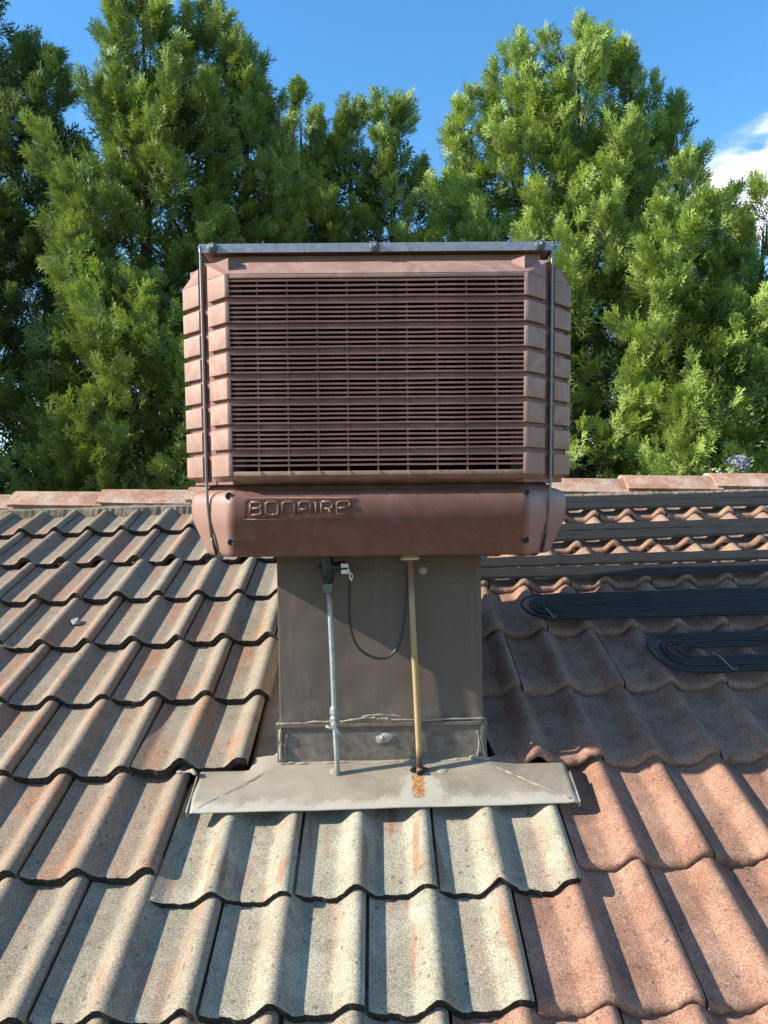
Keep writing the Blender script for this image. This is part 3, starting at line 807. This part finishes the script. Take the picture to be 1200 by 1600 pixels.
for x in (-.376, -.004, .376):
    y0 = -.4045*k_at(.711)
    mb = MB(); mb.lathe([(.0120, .0), (.0122, -.003), (.0117, -.005), (.0100, -.0065), (.001, -.0070)], (x, y0, .711), 'y', 24)
    kn = mb.build('knob', M['knob'], cooler, auto=40)
    mb = MB(); mb.lathe([(.0036, 0), (.0036, -.0022), (.0024, -.0032), (.0008, -.0034)], (x+.002, y0-.0063, .7135), 'y', 12)
    mb.build('screw', M['galv'], kn, smooth=True)
    mb = MB(); mb.tube([(x-.001, y0-.0068, .709), (x-.007, y0-.0064, .704)], .0007, 6); mb.build('slot', M['hole'], kn)
# tie-down straps at the two front corners
for sx in (-1, 1):
    def pt(x, z, o): 
        q = taper((x, -x, z)); d = o*.7071; return (sx*(q[0]+d), q[1]-d, z)
    mb = MB(); mb.tube([pt(.4045, .716, -.002), pt(.4005, .70, .0015), pt(.3985, .66, .0045), pt(.398, .45, .0045), pt(.398, .2, .0042), pt(.3975, .12, .0036), pt(.391, .045, .0036)], .0034, 10)
    st = mb.build('strap', M['steel'], cooler, smooth=True)
    mb = MB(); mb.tube([pt(.391, .046, .0036), pt(.3835, .004, .002)], .0036, 10); mb.build('strap_end', M['black'], st, smooth=True)
# base tub
def rounded_oct(a, b, r=0.014, n=5):
    P = octo(a, b); out = []
    for i in range(8):
        p = Vector((*P[i], 0)); p0 = Vector((*P[i-1], 0)); p1 = Vector((*P[(i+1) % 8], 0))
        A = p + (p0-p).normalized()*r; B = p + (p1-p).normalized()*r
        for k in range(n+1):
            t = k/n; out.append(((1-t)**2*A + 2*t*(1-t)*p + t*t*B).to_2d())
    return out
rings = [(.168, .400, .318), (.164, .412, .320), (.159, .4165, .322), (.155, .422, .324), (.152, .434, .328), (.146, .4445, .332), (.136, .4505, .335), (.12, .4525, .336), (.10, .4520, .336),
         (.084, .4490, .337), (.068, .4425, .338), (.05, .4335, .340), (.03, .4235, .342), (.012, .4155, .344), (.004, .4105, .343), (0, .404, .340), (0.0, .36, .30)]
V, F = [], []; nn = 48
for (z, a, b) in rings: V += [(p[0], p[1], z) for p in rounded_oct(a, b)]
for i in range(len(rings)-1):
    for k in range(nn): F.append((i*nn+k, (i+1)*nn+k, (i+1)*nn+(k+1) % nn, i*nn+(k+1) % nn))
F.append(tuple(range(nn))); F.append(tuple(range((len(rings)-1)*nn, len(rings)*nn))[::-1])
mb = MB(); mb.add(V, F); tub = mb.build('base_tub', M['tub'], cooler, smooth=True)
for (x, z, a) in ((-.338, .0365, -.427), (.335, .0365, -.427), (-.338, .1415, -.4465), (.335, .1415, -.4465)):
    mb = MB(); mb.lathe([(.0078, .004), (.0086, -.0008), (.0074, -.0016), (.0060, -.0004), (.001, -.0004)], (x, a, z), 'y', 18)
    mb.build('screw', M['hole'], tub, auto=40)  # screw recess, its dark inside put into the colour
mb = MB(); q = random.Random(4)
ring = [(.245+.024*math.cos(t)*(1+.2*math.sin(3*t)), -.4235-.002, .1545+.0045*math.sin(t)) for t in [2*math.pi*i/18 for i in range(18)]]
# name plate: recessed rim and raised strokes
mb = MB(); yp = -.4528
xa, xb, za, zb = -.302, -.058, .0885, .1365
mb.tube([(xa, yp+.001, za), (xb, yp+.001, za), (xb, yp-.0002, zb), (xa, yp-.0002, zb), (xa, yp+.001, za)], .0012, 6)
mb.build('plate_rim', M['tub'], tub, smooth=True)
def arc(cx, cz, rx, rz, a0, a1, n=7):
    return [(cx+rx*math.cos(math.radians(a0+(a1-a0)*i/n)), cz+rz*math.sin(math.radians(a0+(a1-a0)*i/n))) for i in range(n+1)]
def letter(strokes, x0, w):
    h = .0285; zb_ = .0985; mb = MB()
    for st in strokes:
        mb.tube([(x0+p[0]*w, yp-.0004, zb_+p[1]*h) for p in st], .0035, 8)
    return mb.build('letter', M['tub'], tub, smooth=True)
R_ = .28
rect = lambda: [(0.5, 0)] + arc(1-R_, .22, R_, .22, -90, 0, 4) + arc(1-R_, .78, R_, .22, 0, 90, 4) + arc(R_, .78, R_, .22, 90, 180, 4) + arc(R_, .22, R_, .22, 180, 270, 4) + [(0.5, 0), (0.72, 0.002)]
LET = {
 'B': [[(0, 0), (0, 1)], [(0, 1)] + arc(.74, .76, .24, .24, 90, -90, 5) + [(0.1, .52)], [(.3, .52)] + arc(.76, .26, .24, .26, 90, -90, 5) + [(0, 0)]],
 'O': [rect()],
 'N': [[(0, 0)] + arc(R_, .76, R_, .24, 180, 90, 4) + arc(1-R_, .76, R_, .24, 90, 0, 4) + [(1, 0)]],
 'A': [[(0, 0)] + arc(R_, .76, R_, .24, 180, 90, 4) + arc(1-R_, .76, R_, .24, 90, 0, 4) + [(1, 0)], [(0.05, .42), (.95, .42)]],
 'I': [[(.5, 0), (.5, 1)]],
 'R': [[(0, 0), (0, .95)], [(0, 1)] + arc(.74, .72, .26, .28, 90, -90, 6) + [(.25, .44)], [(.62, .42), (1, 0)]],
 'E': [arc(.95, .98, .05, .02, 90, 91, 1) + arc(R_, .76, R_, .24, 90, 180, 4) + arc(R_, .24, R_, .24, 180, 270, 4) + [(.98, 0)], [(0.1, .5), (.95, .5)], [(1-.02, .98), (1, .75), (.98, .5)]],
}
for ch, pa, pb in (('B', 393, 410), ('O', 417, 436), ('N', 443, 462), ('A', 469, 487), ('I', 494, 497), ('R', 504, 521), ('E', 528, 548)):
    letter(LET[ch], (pa-593)*.00144, (pb-pa)*.00144)

# ------------------------------------------------------------------ water supply pipe, drain pipe and cable
PY = DY - 0.045
sp = empty('water_supply_pipe', (-0.133, PY, HC-0.657)); sp.rotation_euler = (0, 0, 0)
tag(sp, 'thin green-grey copper water pipe with tap and black solenoid valve beside duct', 'pipe')
mb = MB(); mb.tube([(0.006, 0, -.045), (0.003, 0, .05), (0.001, 0, .13), (0, 0, .25), (-.003, .003, .40), (-.006, .004, .44)], .0064, 14); mb.build('pipe', M['copper'], sp, smooth=True)
mb = MB(); mb.lathe([(.006, 0), (.0105, .002), (.0110, .008), (.0125, .010), (.0125, .022), (.0105, .024), (.0095, .03), (.0120, .032), (.0120, .038), (.0112, .040), (.0112, .047), (.009, .050), (.006, .053)], (.0015, 0, .095), 'z', 8)
tap = mb.build('tap', M['brass'], sp, auto=40)
mb = MB(); mb.lathe([(.008, 0), (.008, -.012), (.0095, -.013), (.0095, -.019), (.003, -.024)], (.002, -.006, .105), 'y', 12); mb.build('stem', M['brass'], tap, auto=40)
mb = MB(); mb.tube([(-.018, -.026, .105), (-.008, -.028, .100), (.002, -.029, .104), (.014, -.028, .088), (.020, -.026, .082)], [.0045, .003, .0062, .0042, .0055], 9); mb.build('lever', M['brass'], tap, smooth=True)
mb = MB(); mb.lathe([(.006, 0), (.0115, .002), (.0120, .010), (.0135, .012), (.0135, .022), (.008, .024)], (-.0055, .004, .425), 'z', 8); mb.build('nut', M['verdigris'], sp, auto=40)
mb = MB()
mb.lathe([(.011, 0), (.0145, .003), (.0145, .007), (.0125, .009), (.0135, .012), (.0150, .022), (.0155, .045), (.0135, .062), (.0135, .068), (.0105, .070), (.0105, .12)], (-.006, .004, .449), 'z', 18)
val = mb.build('solenoid_valve', M['black'], sp, auto=40)
mb = MB(); mb.lathe([(.010, 0), (.0125, .004), (.0125, .022), (.0145, .023), (.0145, .036), (.012, .038)], (.002, .002, .487), 'x', 16); mb.build('coil', M['black'], val, auto=40)
mb = MB(); mb.lathe([(.007, 0), (.007, -.010), (.005, -.012)], (-.018, .004, .488), 'x', 14); mb.build('bleed_screw', M['black'], val, auto=40)
for z in (.4925, .4775):
    mb = MB(); mb.box(.028, .046, -.019, -.011, z-.005, z+.005); mb.build('connector', M['white'], val, bevel=.0012)
mb = MB(); mb.tube([(.045, -.016, .490), (.048, -.017, .478), (.049, -.016, .466), (.051, -.013, .455)], .0016, 6); mb.tube([(.044, -.016, .477), (.053, -.018, .474), (.056, -.016, .466), (.052, -.013, .455)], .0012, 6)
mb.build('wire', M['white'], val, smooth=True)

dp = empty('drain_pipe', (0.0735, PY+.004, HC-0.672))
tag(dp, 'straight yellow-brown drain pipe running down in front of duct', 'pipe')
mb = MB(); mb.tube([(0.0, -.003, -.004), (0.0, 0, .06), (-.003, .001, .20), (-.007, .002, .35), (-.0095, .002, .545)], .0078, 14); mb.build('pipe', M['drain'], dp, smooth=True)
mb = MB(); mb.lathe([(.022, 0), (.0235, .0015), (.0235, .006), (.018, .008), (.018, .02)], (-.0095, .002, .516), 'z', 22); mb.build('flange', M['flange'], dp, auto=40)
mb = MB()
ri_, ro_ = .0058, .0078
ang = Vector((0.05, -.75, -.25)).normalized()
mb.tube([(0, 0, .01), (0, -.004, -.001), (.001, -.016, -.006)], [.0082, .0084, .0085], 12, cap=False); mb.tube([(.001, -.0155, -.0058), (.001, -.0160, -.0060)], .0066, 12, 1)
mb.build('spout', [simple('rusty_outlet', (0.16, 0.085, 0.055), 0.8, 0, 0.4, 80), M['hole']], dp, smooth=True)
for sx in (-1, 1):
    mb = MB(); mb.lathe([(.009, 0), (.0085, .004), (.005, .007), (.001, .008)], (sx*.015, .002, -.007), 'z', 8); mb.build('rust_lump', simple('rust_lump', (0.12, 0.05, 0.03), 0.95, 0, 0.4, 90, 0.6, 0.003), dp, smooth=True)

cb = MB()
pts = [(-.086, PY-.012, -.200), (-.087, PY-.010, -.235), (-.088, PY-.006, -.29), (-.083, PY-.004, -.335), (-.068, PY-.002, -.368), (-.045, PY, -.388), (-.015, PY, -.397),
       (.010, PY, -.390), (.030, PY+.002, -.365), (.042, PY+.003, -.325), (.049, PY+.004, -.275), (.054, PY+.005, -.215), (.056, PY+.008, -.12)]
def smooth_path(P, n=6):
    P = [Vector(p) for p in P]; out = []
    for i in range(len(P)-1):
        a, b, c, d = P[max(i-1, 0)], P[i], P[i+1], P[min(i+2, len(P)-1)]
        for k in range(n):
            t = k/n; out.append(0.5*((2*b) + (-a+c)*t + (2*a-5*b+4*c-d)*t*t + (-a+3*b-3*c+d)*t**3))
    return out + [P[-1]]
cable0 = Vector((-.086, PY, HC-.39))
cb.tube([Vector((p[0], p[1], HC+p[2]))-cable0 for p in smooth_path(pts)], .0034, 9)
cab = cb.build('power_cable', M['black'], None, smooth=True); cab.location = cable0
tag(cab, 'thin black electric cable hanging in a loop in front of duct', 'cable')

# ------------------------------------------------------------------ solar heating tube strips on the right-hand tiles
def strip_mesh(x0, x1, width, ntube, seed, wv=0.004):
    q = random.Random(seed); ph = [q.uniform(0, 6.28) for _ in range(6)]
    n = 90; r = width/ntube/2
    V, F = [], []
    sec = []
    for t in range(ntube):
        c = -width/2 + r*(2*t+1)
        for a in (195, 150, 115, 90, 65, 30, -15): sec.append((c + r*math.cos(math.radians(a))*0.74, r*math.sin(math.radians(a))*1.2))
    sec = [(-width/2, -r*0.9)] + sec + [(width/2, -r*0.9)]
    m = len(sec)
    for i in range(n+1):
        x = x0 + (x1-x0)*i/n
        ds = wv*(math.sin(x*2.1+ph[0]) + .5*math.sin(x*5.3+ph[1])) ; tw = 0.05*math.sin(x*3.3+ph[2]); 
        dw = 0.0012*math.sin(x*2*math.pi/0.15+ph[3]) + .002*math.sin(x*2.1+ph[4])
        for (a, b) in sec: V.append((x, a+ds, b + dw + a*tw))
    for i in range(n):
        for j in range(m-1): F.append((i*m+j, (i+1)*m+j, (i+1)*m+j+1, i*m+j+1))
        F.append((i*m+m-1, (i+1)*m+m-1, (i+1)*m, i*m))
    F.append(tuple(range(m))); F.append(tuple(range(n*m, n*m+m))[::-1])
    mb = MB(); mb.add(V, F); return mb.mesh('heating_strip', M['rubber'], auto=70)
def crest_w(n): return ROLL_H/2 + 0.002 - (n-math.floor(n))*TN
names = ['highest, directly below the ridge', 'second below the ridge', 'third below the ridge', 'fourth below the ridge', 'fifth below the ridge', 'lowest of the straight ones']
for i, n in enumerate((7.48, 7.16, 6.48, 6.155, 5.50, 5.15)):
    me = strip_mesh(-0.15, X1-0.05, 0.071, 6, 30+i)
    o = link_mesh('heating_strip', me); o.matrix_world = roof_matrix(0, n*GA, crest_w(n), rr.uniform(-.002, .002) + 0.004)
    tag(o, 'straight black ribbed heating strip on right roof, ' + names[i], 'heating strip', 'straight solar heating strips across the right roof')
def loop_obj(label, xl, s_hi, s_lo, w_hi, w_lo, ntube, p, seed, gap):
    q = random.Random(seed); mb = MB(); r = p*0.36
    sc = (s_hi+s_lo)/2
    for k in range(ntube):
        pts = []
        hi = s_hi - (ntube-1-k)*p; lo = s_lo + (ntube-1-k)*p      # outer tube k = last
        jx = q.uniform(-.012, .012); jw = q.uniform(-.001, .001)
        xe = xl + (ntube-1-k)*p*1.15 + jx
        ph = q.uniform(0, 6.28)
        sag = lambda x: 0.0022*math.sin(x*2*math.pi/.15 + .8) + jw
        wob = lambda x: 0.0016*math.sin(x*6+ph) + 0.0012*math.sin(x*17+ph*2)
        for i in range(46): 
            x = X1-.06 + (xe+.09-(X1-.06))*i/45; pts.append((x, hi + wob(x), w_hi+sag(x)))
        ry = (hi-lo)/2; cy = (hi+lo)/2; bul = 0.010*math.sin(k)*0.5 + gap*0.02
        for i in range(1, 16):
            a = math.pi*i/16
            pts.append((xe+.09 - math.sin(a)*.09, cy + math.cos(a)*(ry+bul*math.sin(a)**2), w_hi*(0.5+.5*math.cos(a)) + w_lo*(.5-.5*math.cos(a)) + .004*math.sin(a) + (k % 3)*.0015*math.sin(a)))
        for i in range(46):
            x = xe+.09 + ((X1-.06)-(xe+.09))*i/45; pts.append((x, lo + wob(x+.4), w_lo+sag(x)))
        mb.tube(pts, r, 7)
    o = mb.build('heating_tube_coil', M['rubber'], None, smooth=True)
    o.matrix_world = roof_matrix(0, 0, 0); tag(o, label, 'heating tube', 'looped bundles of solar heating tube')
    return o
c1 = loop_obj('flattened loop of black heating tubes, the upper and longer of two loops', 0.470, 4.63*GA, 4.07*GA, crest_w(4.5)+.002, crest_w(4.2)+.002, 6, .0146, 61, 0)
c2 = loop_obj('open loop of black heating tubes on shaded tiles, the lower and shorter loop', 0.800, 3.74*GA, 3.05*GA, crest_w(3.6)+.003, crest_w(3.2)+.003, 6, .0142, 62, 1)
def tie(o, x, s0, s1, w, seed):
    q = random.Random(seed); mb = MB()
    P = [(x + .02*t + q.uniform(-.002, .002), s0+(s1-s0)*t, w + .006*math.sin(t*math.pi) + q.uniform(-.001, .001)) for t in [i/8 for i in range(9)]]
    mb.tube(P, .0022, 6); mb.tube([P[8], (P[8][0]+.008, s1-.004, w+.004), (P[8][0]+.013, s1+.003, w+.003)], .0018, 5)
    mb.build('twine_tie', M['twine'], o, smooth=True)
tie(c1, 0.535, 4.30*GA, 4.08*GA, crest_w(4.2)+.006, 1); tie(c2, 0.985, 3.34*GA, 3.04*GA, crest_w(3.2)+.008, 2)

# mortar chip lying on the left tiles
bm = bmesh.new(); bmesh.ops.create_icosphere(bm, subdivisions=2, radius=1)
q = random.Random(2)
for v in bm.verts:
    v.co = Vector((v.co.x*.016, v.co.y*.022, v.co.z*.009))*(1+q.uniform(-.28, .28))
me = bpy.data.meshes.new('mortar_chip'); bm.to_mesh(me); bm.free(); me.materials.append(M['chip'])
o = link_mesh('mortar_chip', me); o.matrix_world = roof_matrix(-1.085, 4.52*GA, -.027, 0.5)
tag(o, 'small pale chip of broken mortar lying on left roof tiles', 'debris')

# ------------------------------------------------------------------ cypress trees
def spray_template(seed, nb=8):
    q = np.random.default_rng(seed); T = []; tint = []
    def rhomb(a, d, n, l, w, t0, t1):
        d = d/np.linalg.norm(d); s = np.cross(d, n); s /= np.linalg.norm(s)
        T.append([a, a+d*l*.45+s*w, a+d*l]); tint.append((t0, t0, t1)); T.append([a, a+d*l, a+d*l*.45-s*w]); tint.append((t0, t1, t0))
    nrm = np.array([0, 0, 1.0]); ax = np.array([0, 1.0, 0])
    rhomb(np.zeros(3), ax, nrm, 1.0, .026, .1, .9)
    for i in range(nb):
        t = .10 + .82*i/nb; side = 1 if i % 2 else -1
        ang = math.radians(q.uniform(22, 42))*side
        d = np.array([math.sin(ang), math.cos(ang), q.uniform(-.35, .35)]); d /= np.linalg.norm(d)
        l = (.46*(1-t)**.8 + .12)*q.uniform(.8, 1.2); a = ax*t
        rhomb(a, d, nrm, l, .036, .15+.5*t, .75+.25*t)
        for k in range(3):
            tt = .22 + .26*k; s2 = 1 if (k+i) % 2 else -1
            an2 = ang + s2*math.radians(q.uniform(22, 40))
            d2 = np.array([math.sin(an2), math.cos(an2), q.uniform(-.4, .4)]); d2 /= np.linalg.norm(d2)
            l2 = l*.70*(1-tt*.5); b = a + d*l*tt; s = np.cross(d2, nrm)
            T.append([b - s*.024, b + s*.032 + d2*l2*.40, b + d2*l2]); tint.append((.2+.4*t, .4+.4*t, .8+.2*t))
    return np.array(T), np.array(tint)          # (nt,3,3), (nt,3)
SPR = [spray_template(s) for s in range(3)]

def conifer(name, base, leaders, n_plume, mat, label, seed, h_low=2.5, spray=0.21, lean_cam=0.80):
    q = np.random.default_rng(seed)
    root = empty(name, (base[0], base[1], 0))
    tag(root, label, 'tree', 'tall cypress trees behind the ridge')
    tris = [[], [], []]; tints = [[], [], []]
    P0, D0, U0, SZ, TI = [], [], [], [], []
    tot = sum(l[4] for l in leaders)
    limbs = []
    for (dx, dy, H, R, wgt, pw) in leaders:
        m = int(n_plume*wgt/tot)
        for i in range(m):
            t = ((i+q.random())/m)**1.1
            h = h_low + (H-h_low)*t
            ph = q.uniform(-math.pi*1.08, math.pi*.08) if q.random() < lean_cam else q.uniform(0, math.pi)
            rr_ = R*(1-t)**pw*(1 + .16*math.sin(h*2.3+seed) + .22*math.sin(ph*3+h*1.7+seed))*1.12
            o = np.array([math.cos(ph), math.sin(ph), 0])
            main = o*q.uniform(.55, .95)*(1-.5*t) + np.array([0, 0, .62+.8*t]) + q.normal(0, .12, 3); main /= np.linalg.norm(main)
            LB = q.uniform(.75, 1.25)*(1-.45*t)
            tip = np.array([base[0]+dx, base[1]+dy, h]) + o*rr_*q.uniform(.72, 1.05)
            root_ = tip - main*LB
            btone = q.normal(.5, .20)
            limbs.append((np.array([base[0]+dx, base[1]+dy, max(.5, root_[2]-.35*rr_-.1)]), root_+main*LB*.5)) if i % 6 == 0 else None
            for k in range(4):
                u = (0.98, .72, .52, .30)[k]
                ax = main + q.normal(0, (.08, .36, .42, .48)[k], 3) + np.array([0, 0, .12]); ax /= np.linalg.norm(ax)
                Lp = LB*q.uniform(.46, .68)*(1.0 if k else .85)
                pos = root_ + main*LB*u - ax*Lp*(.75 if k == 0 else .25)
                tone = np.clip(btone + q.normal(0, .12), 0, 1)
                ns = int(q.integers(14, 21))
                a = q.random(ns)**.8; a[:2] = (1.0, .93)
                perp = q.normal(0, 1, (ns, 3)); perp -= np.outer(perp@ax, ax); perp /= np.linalg.norm(perp, axis=1)[:, None]
                spread = .34*Lp*(np.clip(1-a, 0, 1)**.8+.015)
                p = pos + np.outer(a*Lp, ax) + perp*(spread*q.random(ns))[:, None]
                d = ax + perp*q.uniform(.4, 1.05, ns)[:, None]*(1-a*.65)[:, None] + q.normal(0, .13, (ns, 3)); d /= np.linalg.norm(d, axis=1)[:, None]
                P0.append(p); D0.append(d); U0.append(perp + q.normal(0, .6, (ns, 3))); SZ.append(spray*q.uniform(.65, 1.25, ns)*(1-.15*a)); TI.append(np.clip(tone*.6 + .5*a - .05 + q.normal(0, .07, ns), 0, 1))
    for (dx, dy, H, R, wgt, pw) in leaders:                # inner foliage, shade of the crown's depth put into a darker tint
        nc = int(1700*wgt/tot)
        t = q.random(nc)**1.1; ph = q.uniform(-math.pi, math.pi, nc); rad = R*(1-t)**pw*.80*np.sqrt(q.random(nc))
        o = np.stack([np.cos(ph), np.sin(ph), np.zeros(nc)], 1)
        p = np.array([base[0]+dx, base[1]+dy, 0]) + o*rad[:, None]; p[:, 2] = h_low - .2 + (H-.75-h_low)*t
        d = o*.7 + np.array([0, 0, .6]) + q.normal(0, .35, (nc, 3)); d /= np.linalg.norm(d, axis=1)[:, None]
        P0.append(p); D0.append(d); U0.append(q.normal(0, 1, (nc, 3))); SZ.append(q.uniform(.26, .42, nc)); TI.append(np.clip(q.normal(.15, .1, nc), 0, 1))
    P0 = np.concatenate(P0); D0 = np.concatenate(D0); U0 = np.concatenate(U0); SZ = np.concatenate(SZ); TI = np.concatenate(TI)
    X = np.cross(D0, U0); X /= np.linalg.norm(X, axis=1)[:, None]; Zv = np.cross(X, D0)
    which = q.integers(0, 3, len(P0)); VV = []; TT = []
    for w in range(3):
        s = which == w; T, ti = SPR[w]
        B = np.stack([X[s], D0[s], Zv[s]], 1)*SZ[s][:, None, None]            # (n,3 axes,3)
        v = np.einsum('tkc,ncd->ntkd', T, B) + P0[s][:, None, None, :]
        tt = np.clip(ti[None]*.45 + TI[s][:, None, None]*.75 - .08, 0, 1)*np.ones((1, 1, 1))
        VV.append(v.reshape(-1, 3)); TT.append(tt.reshape(-1))
    VV = np.concatenate(VV).astype(np.float32); TT = np.concatenate(TT).astype(np.float32)
    VV -= np.array([base[0], base[1], 0], dtype=np.float32)
    nv = len(VV); nf = nv//3
    me = bpy.data.meshes.new('crown'); me.vertices.add(nv); me.vertices.foreach_set('co', VV.ravel())
    me.loops.add(nv); me.loops.foreach_set('vertex_index', np.arange(nv, dtype=np.int32))
    me.polygons.add(nf); me.polygons.foreach_set('loop_start', np.arange(0, nv, 3, dtype=np.int32))
    at = me.attributes.new('tint', 'FLOAT', 'POINT'); at.data.foreach_set('value', TT)
    me.materials.append(mat); me.update(calc_edges=True)
    link_mesh('crown', me, root)
    mb = MB()
    for (dx, dy, H, R, wgt, pw) in leaders:
        r0 = .06 + .012*H; st = [(0, 0, -.05), (dx*.25+.04, dy*.25, .8), (dx*.8, dy*.8, 2.0)] if (dx or dy) else [(0, 0, -.05), (.03, .02, .9), (-.02, 0, 2.0)]
        pts = st + [(dx+.04*math.sin(z), dy+.03*math.cos(z*1.3), z) for z in np.linspace(2.6, H-.35, 9)]
        mb.tube(pts, [r0*(1-.93*i/(len(pts)-1)) for i in range(len(pts))], 9)
    mb.build('trunk', M['bark'], root, smooth=True)
    b0 = np.array([base[0], base[1], 0])
    for (a, b) in limbs:
        a = a-b0; b = b-b0; mid = (a+b)/2 + np.array([0, 0, -.12]); mb = MB()
        mb.tube([a, mid, b], [.035, .022, .006], 5); mb.build('limb', M['bark'], root, smooth=True)
    return root, nf

def hx(px, d): return (px-600)/1200*d
def hh(py, d): return HC + (776-py)/1200*d
nf = 0
TREES = [
 # name, x, y, leaders (dx, dy, top, radius, weight, power), boughs, material, label, seed
 ('cypress_tree', hx(14, 8.6), 8.6, [(-.25, 0, hh(-150, 8.6), 1.6, 1.0, .52), (.52, .1, hh(60, 8.6), 1.10, .6, .48), (.1, -.6, hh(300, 8.6), 1.1, .4, .5)], 140, 'leaf_shaded', 'shaded dark green cypress at the left edge, its tip out of frame', 3),
 ('cypress_tree', hx(305, 7.9), 7.9, [(-.36, -.1, hh(-5, 7.9), 1.20, 1.0, .44), (.22, .1, hh(18, 7.9), 1.25, .9, .42), (.62, .1, hh(80, 7.9), .95, .5, .44), (-.75, -.45, hh(300, 7.9), .95, .45, .5)], 225, 'leaf_mid', 'tall twin-tipped green cypress left of the cooler', 4),
 ('cypress_tree', hx(560, 9.4), 9.4, [(-.60, .1, hh(145, 9.4), 1.05, .8, .40), (.0, .2, hh(160, 9.4), .95, .6, .40), (.52, 0, hh(150, 9.4), .88, .7, .42)], 125, 'leaf_mid', 'short dark cypress in the gap directly behind the cooler', 5),
 ('cypress_tree', hx(915, 8.8), 8.8, [(0, 0, hh(72, 8.8), 1.75, 1.2, .46), (-.68, -.1, hh(105, 8.8), 1.2, .8, .44), (-1.22, 0, hh(160, 8.8), .95, .5, .46), (.62, .1, hh(105, 8.8), 1.25, .8, .43), (1.18, .2, hh(178, 8.8), .95, .5, .45), (-.3, -.8, hh(330, 8.8), 1.2, .4, .55)], 295, 'leaf_sunlit', 'broad sunlit yellow-green cypress right of the cooler', 6),
 ('cypress_tree', hx(1120, 7.8), 7.8, [(-.25, -.1, hh(345, 7.8), 1.2, 1.0, .48), (.60, .1, hh(320, 7.8), 1.05, .7, .48)], 120, 'leaf_sunlit', 'lower bushy bright cypress at the right edge of picture', 7),
 ('cypress_tree', -6.1, 6.7, [(0, 0, HC+3.3, 1.7, 1.0, .5), (.5, .4, HC+2.6, 1.2, .5, .5)], 34, 'leaf_shaded', 'dark cypress of the same row standing beyond the left picture edge', 8),
]
for (nm, x, y, lead, npl, mat, lab, sd_) in TREES:
    r_, n_ = conifer(nm, (x, y), lead, npl, M[mat], lab, sd_); nf += n_
print('foliage triangles', nf)

# flowering shrub peeping over the ridge on the right
sh = empty('flowering_shrub', (2.42, 5.3, 0)); tag(sh, 'small shrub with mauve flowers peeping over ridge caps on right', 'shrub')
mb = MB(); q = random.Random(9); tips = []
for i in range(16):
    a = q.uniform(0, 6.28); r_ = q.uniform(.04, .17); zt = HC + q.uniform(.06, .235)
    p = (r_*math.cos(a), r_*math.sin(a), zt); tips.append(p)
    mb.tube([(0.02*math.cos(a), .02*math.sin(a), 0), (.3*p[0], .3*p[1], 1.8), (p[0]*.8, p[1]*.8, zt-.25), p], [.012, .009, .004, .002], 5)
mb.build('stem', M['bark'], sh, smooth=True)
lf, fl_ = MB(), MB()
def leafy(mb, c, l, w, q):
    d = Vector((q.gauss(0, 1), q.gauss(0, 1), q.gauss(.5, 1))).normalized(); s = d.orthogonal().normalized(); c = Vector(c)
    mb.add([c, c+d*l*.5+s*w, c+d*l, c+d*l*.5-s*w], [(0, 1, 2, 3)])
for p in tips:
    for i in range(70):
        z = -abs(q.gauss(0, .22)); c = (p[0]+q.gauss(0, .035), p[1]+q.gauss(0, .035), p[2]+z)
        leafy(lf, c, .035, .008, q)
    if p[0] > -.02:
        for i in range(90): leafy(fl_, (p[0]+q.gauss(0, .03), p[1]+q.gauss(0, .03), p[2]-abs(q.gauss(0, .035))), .014, .005, q)
lf.build('foliage', M['shrub_leaf'], sh); fl_.build('flowers', M['flower'], sh)
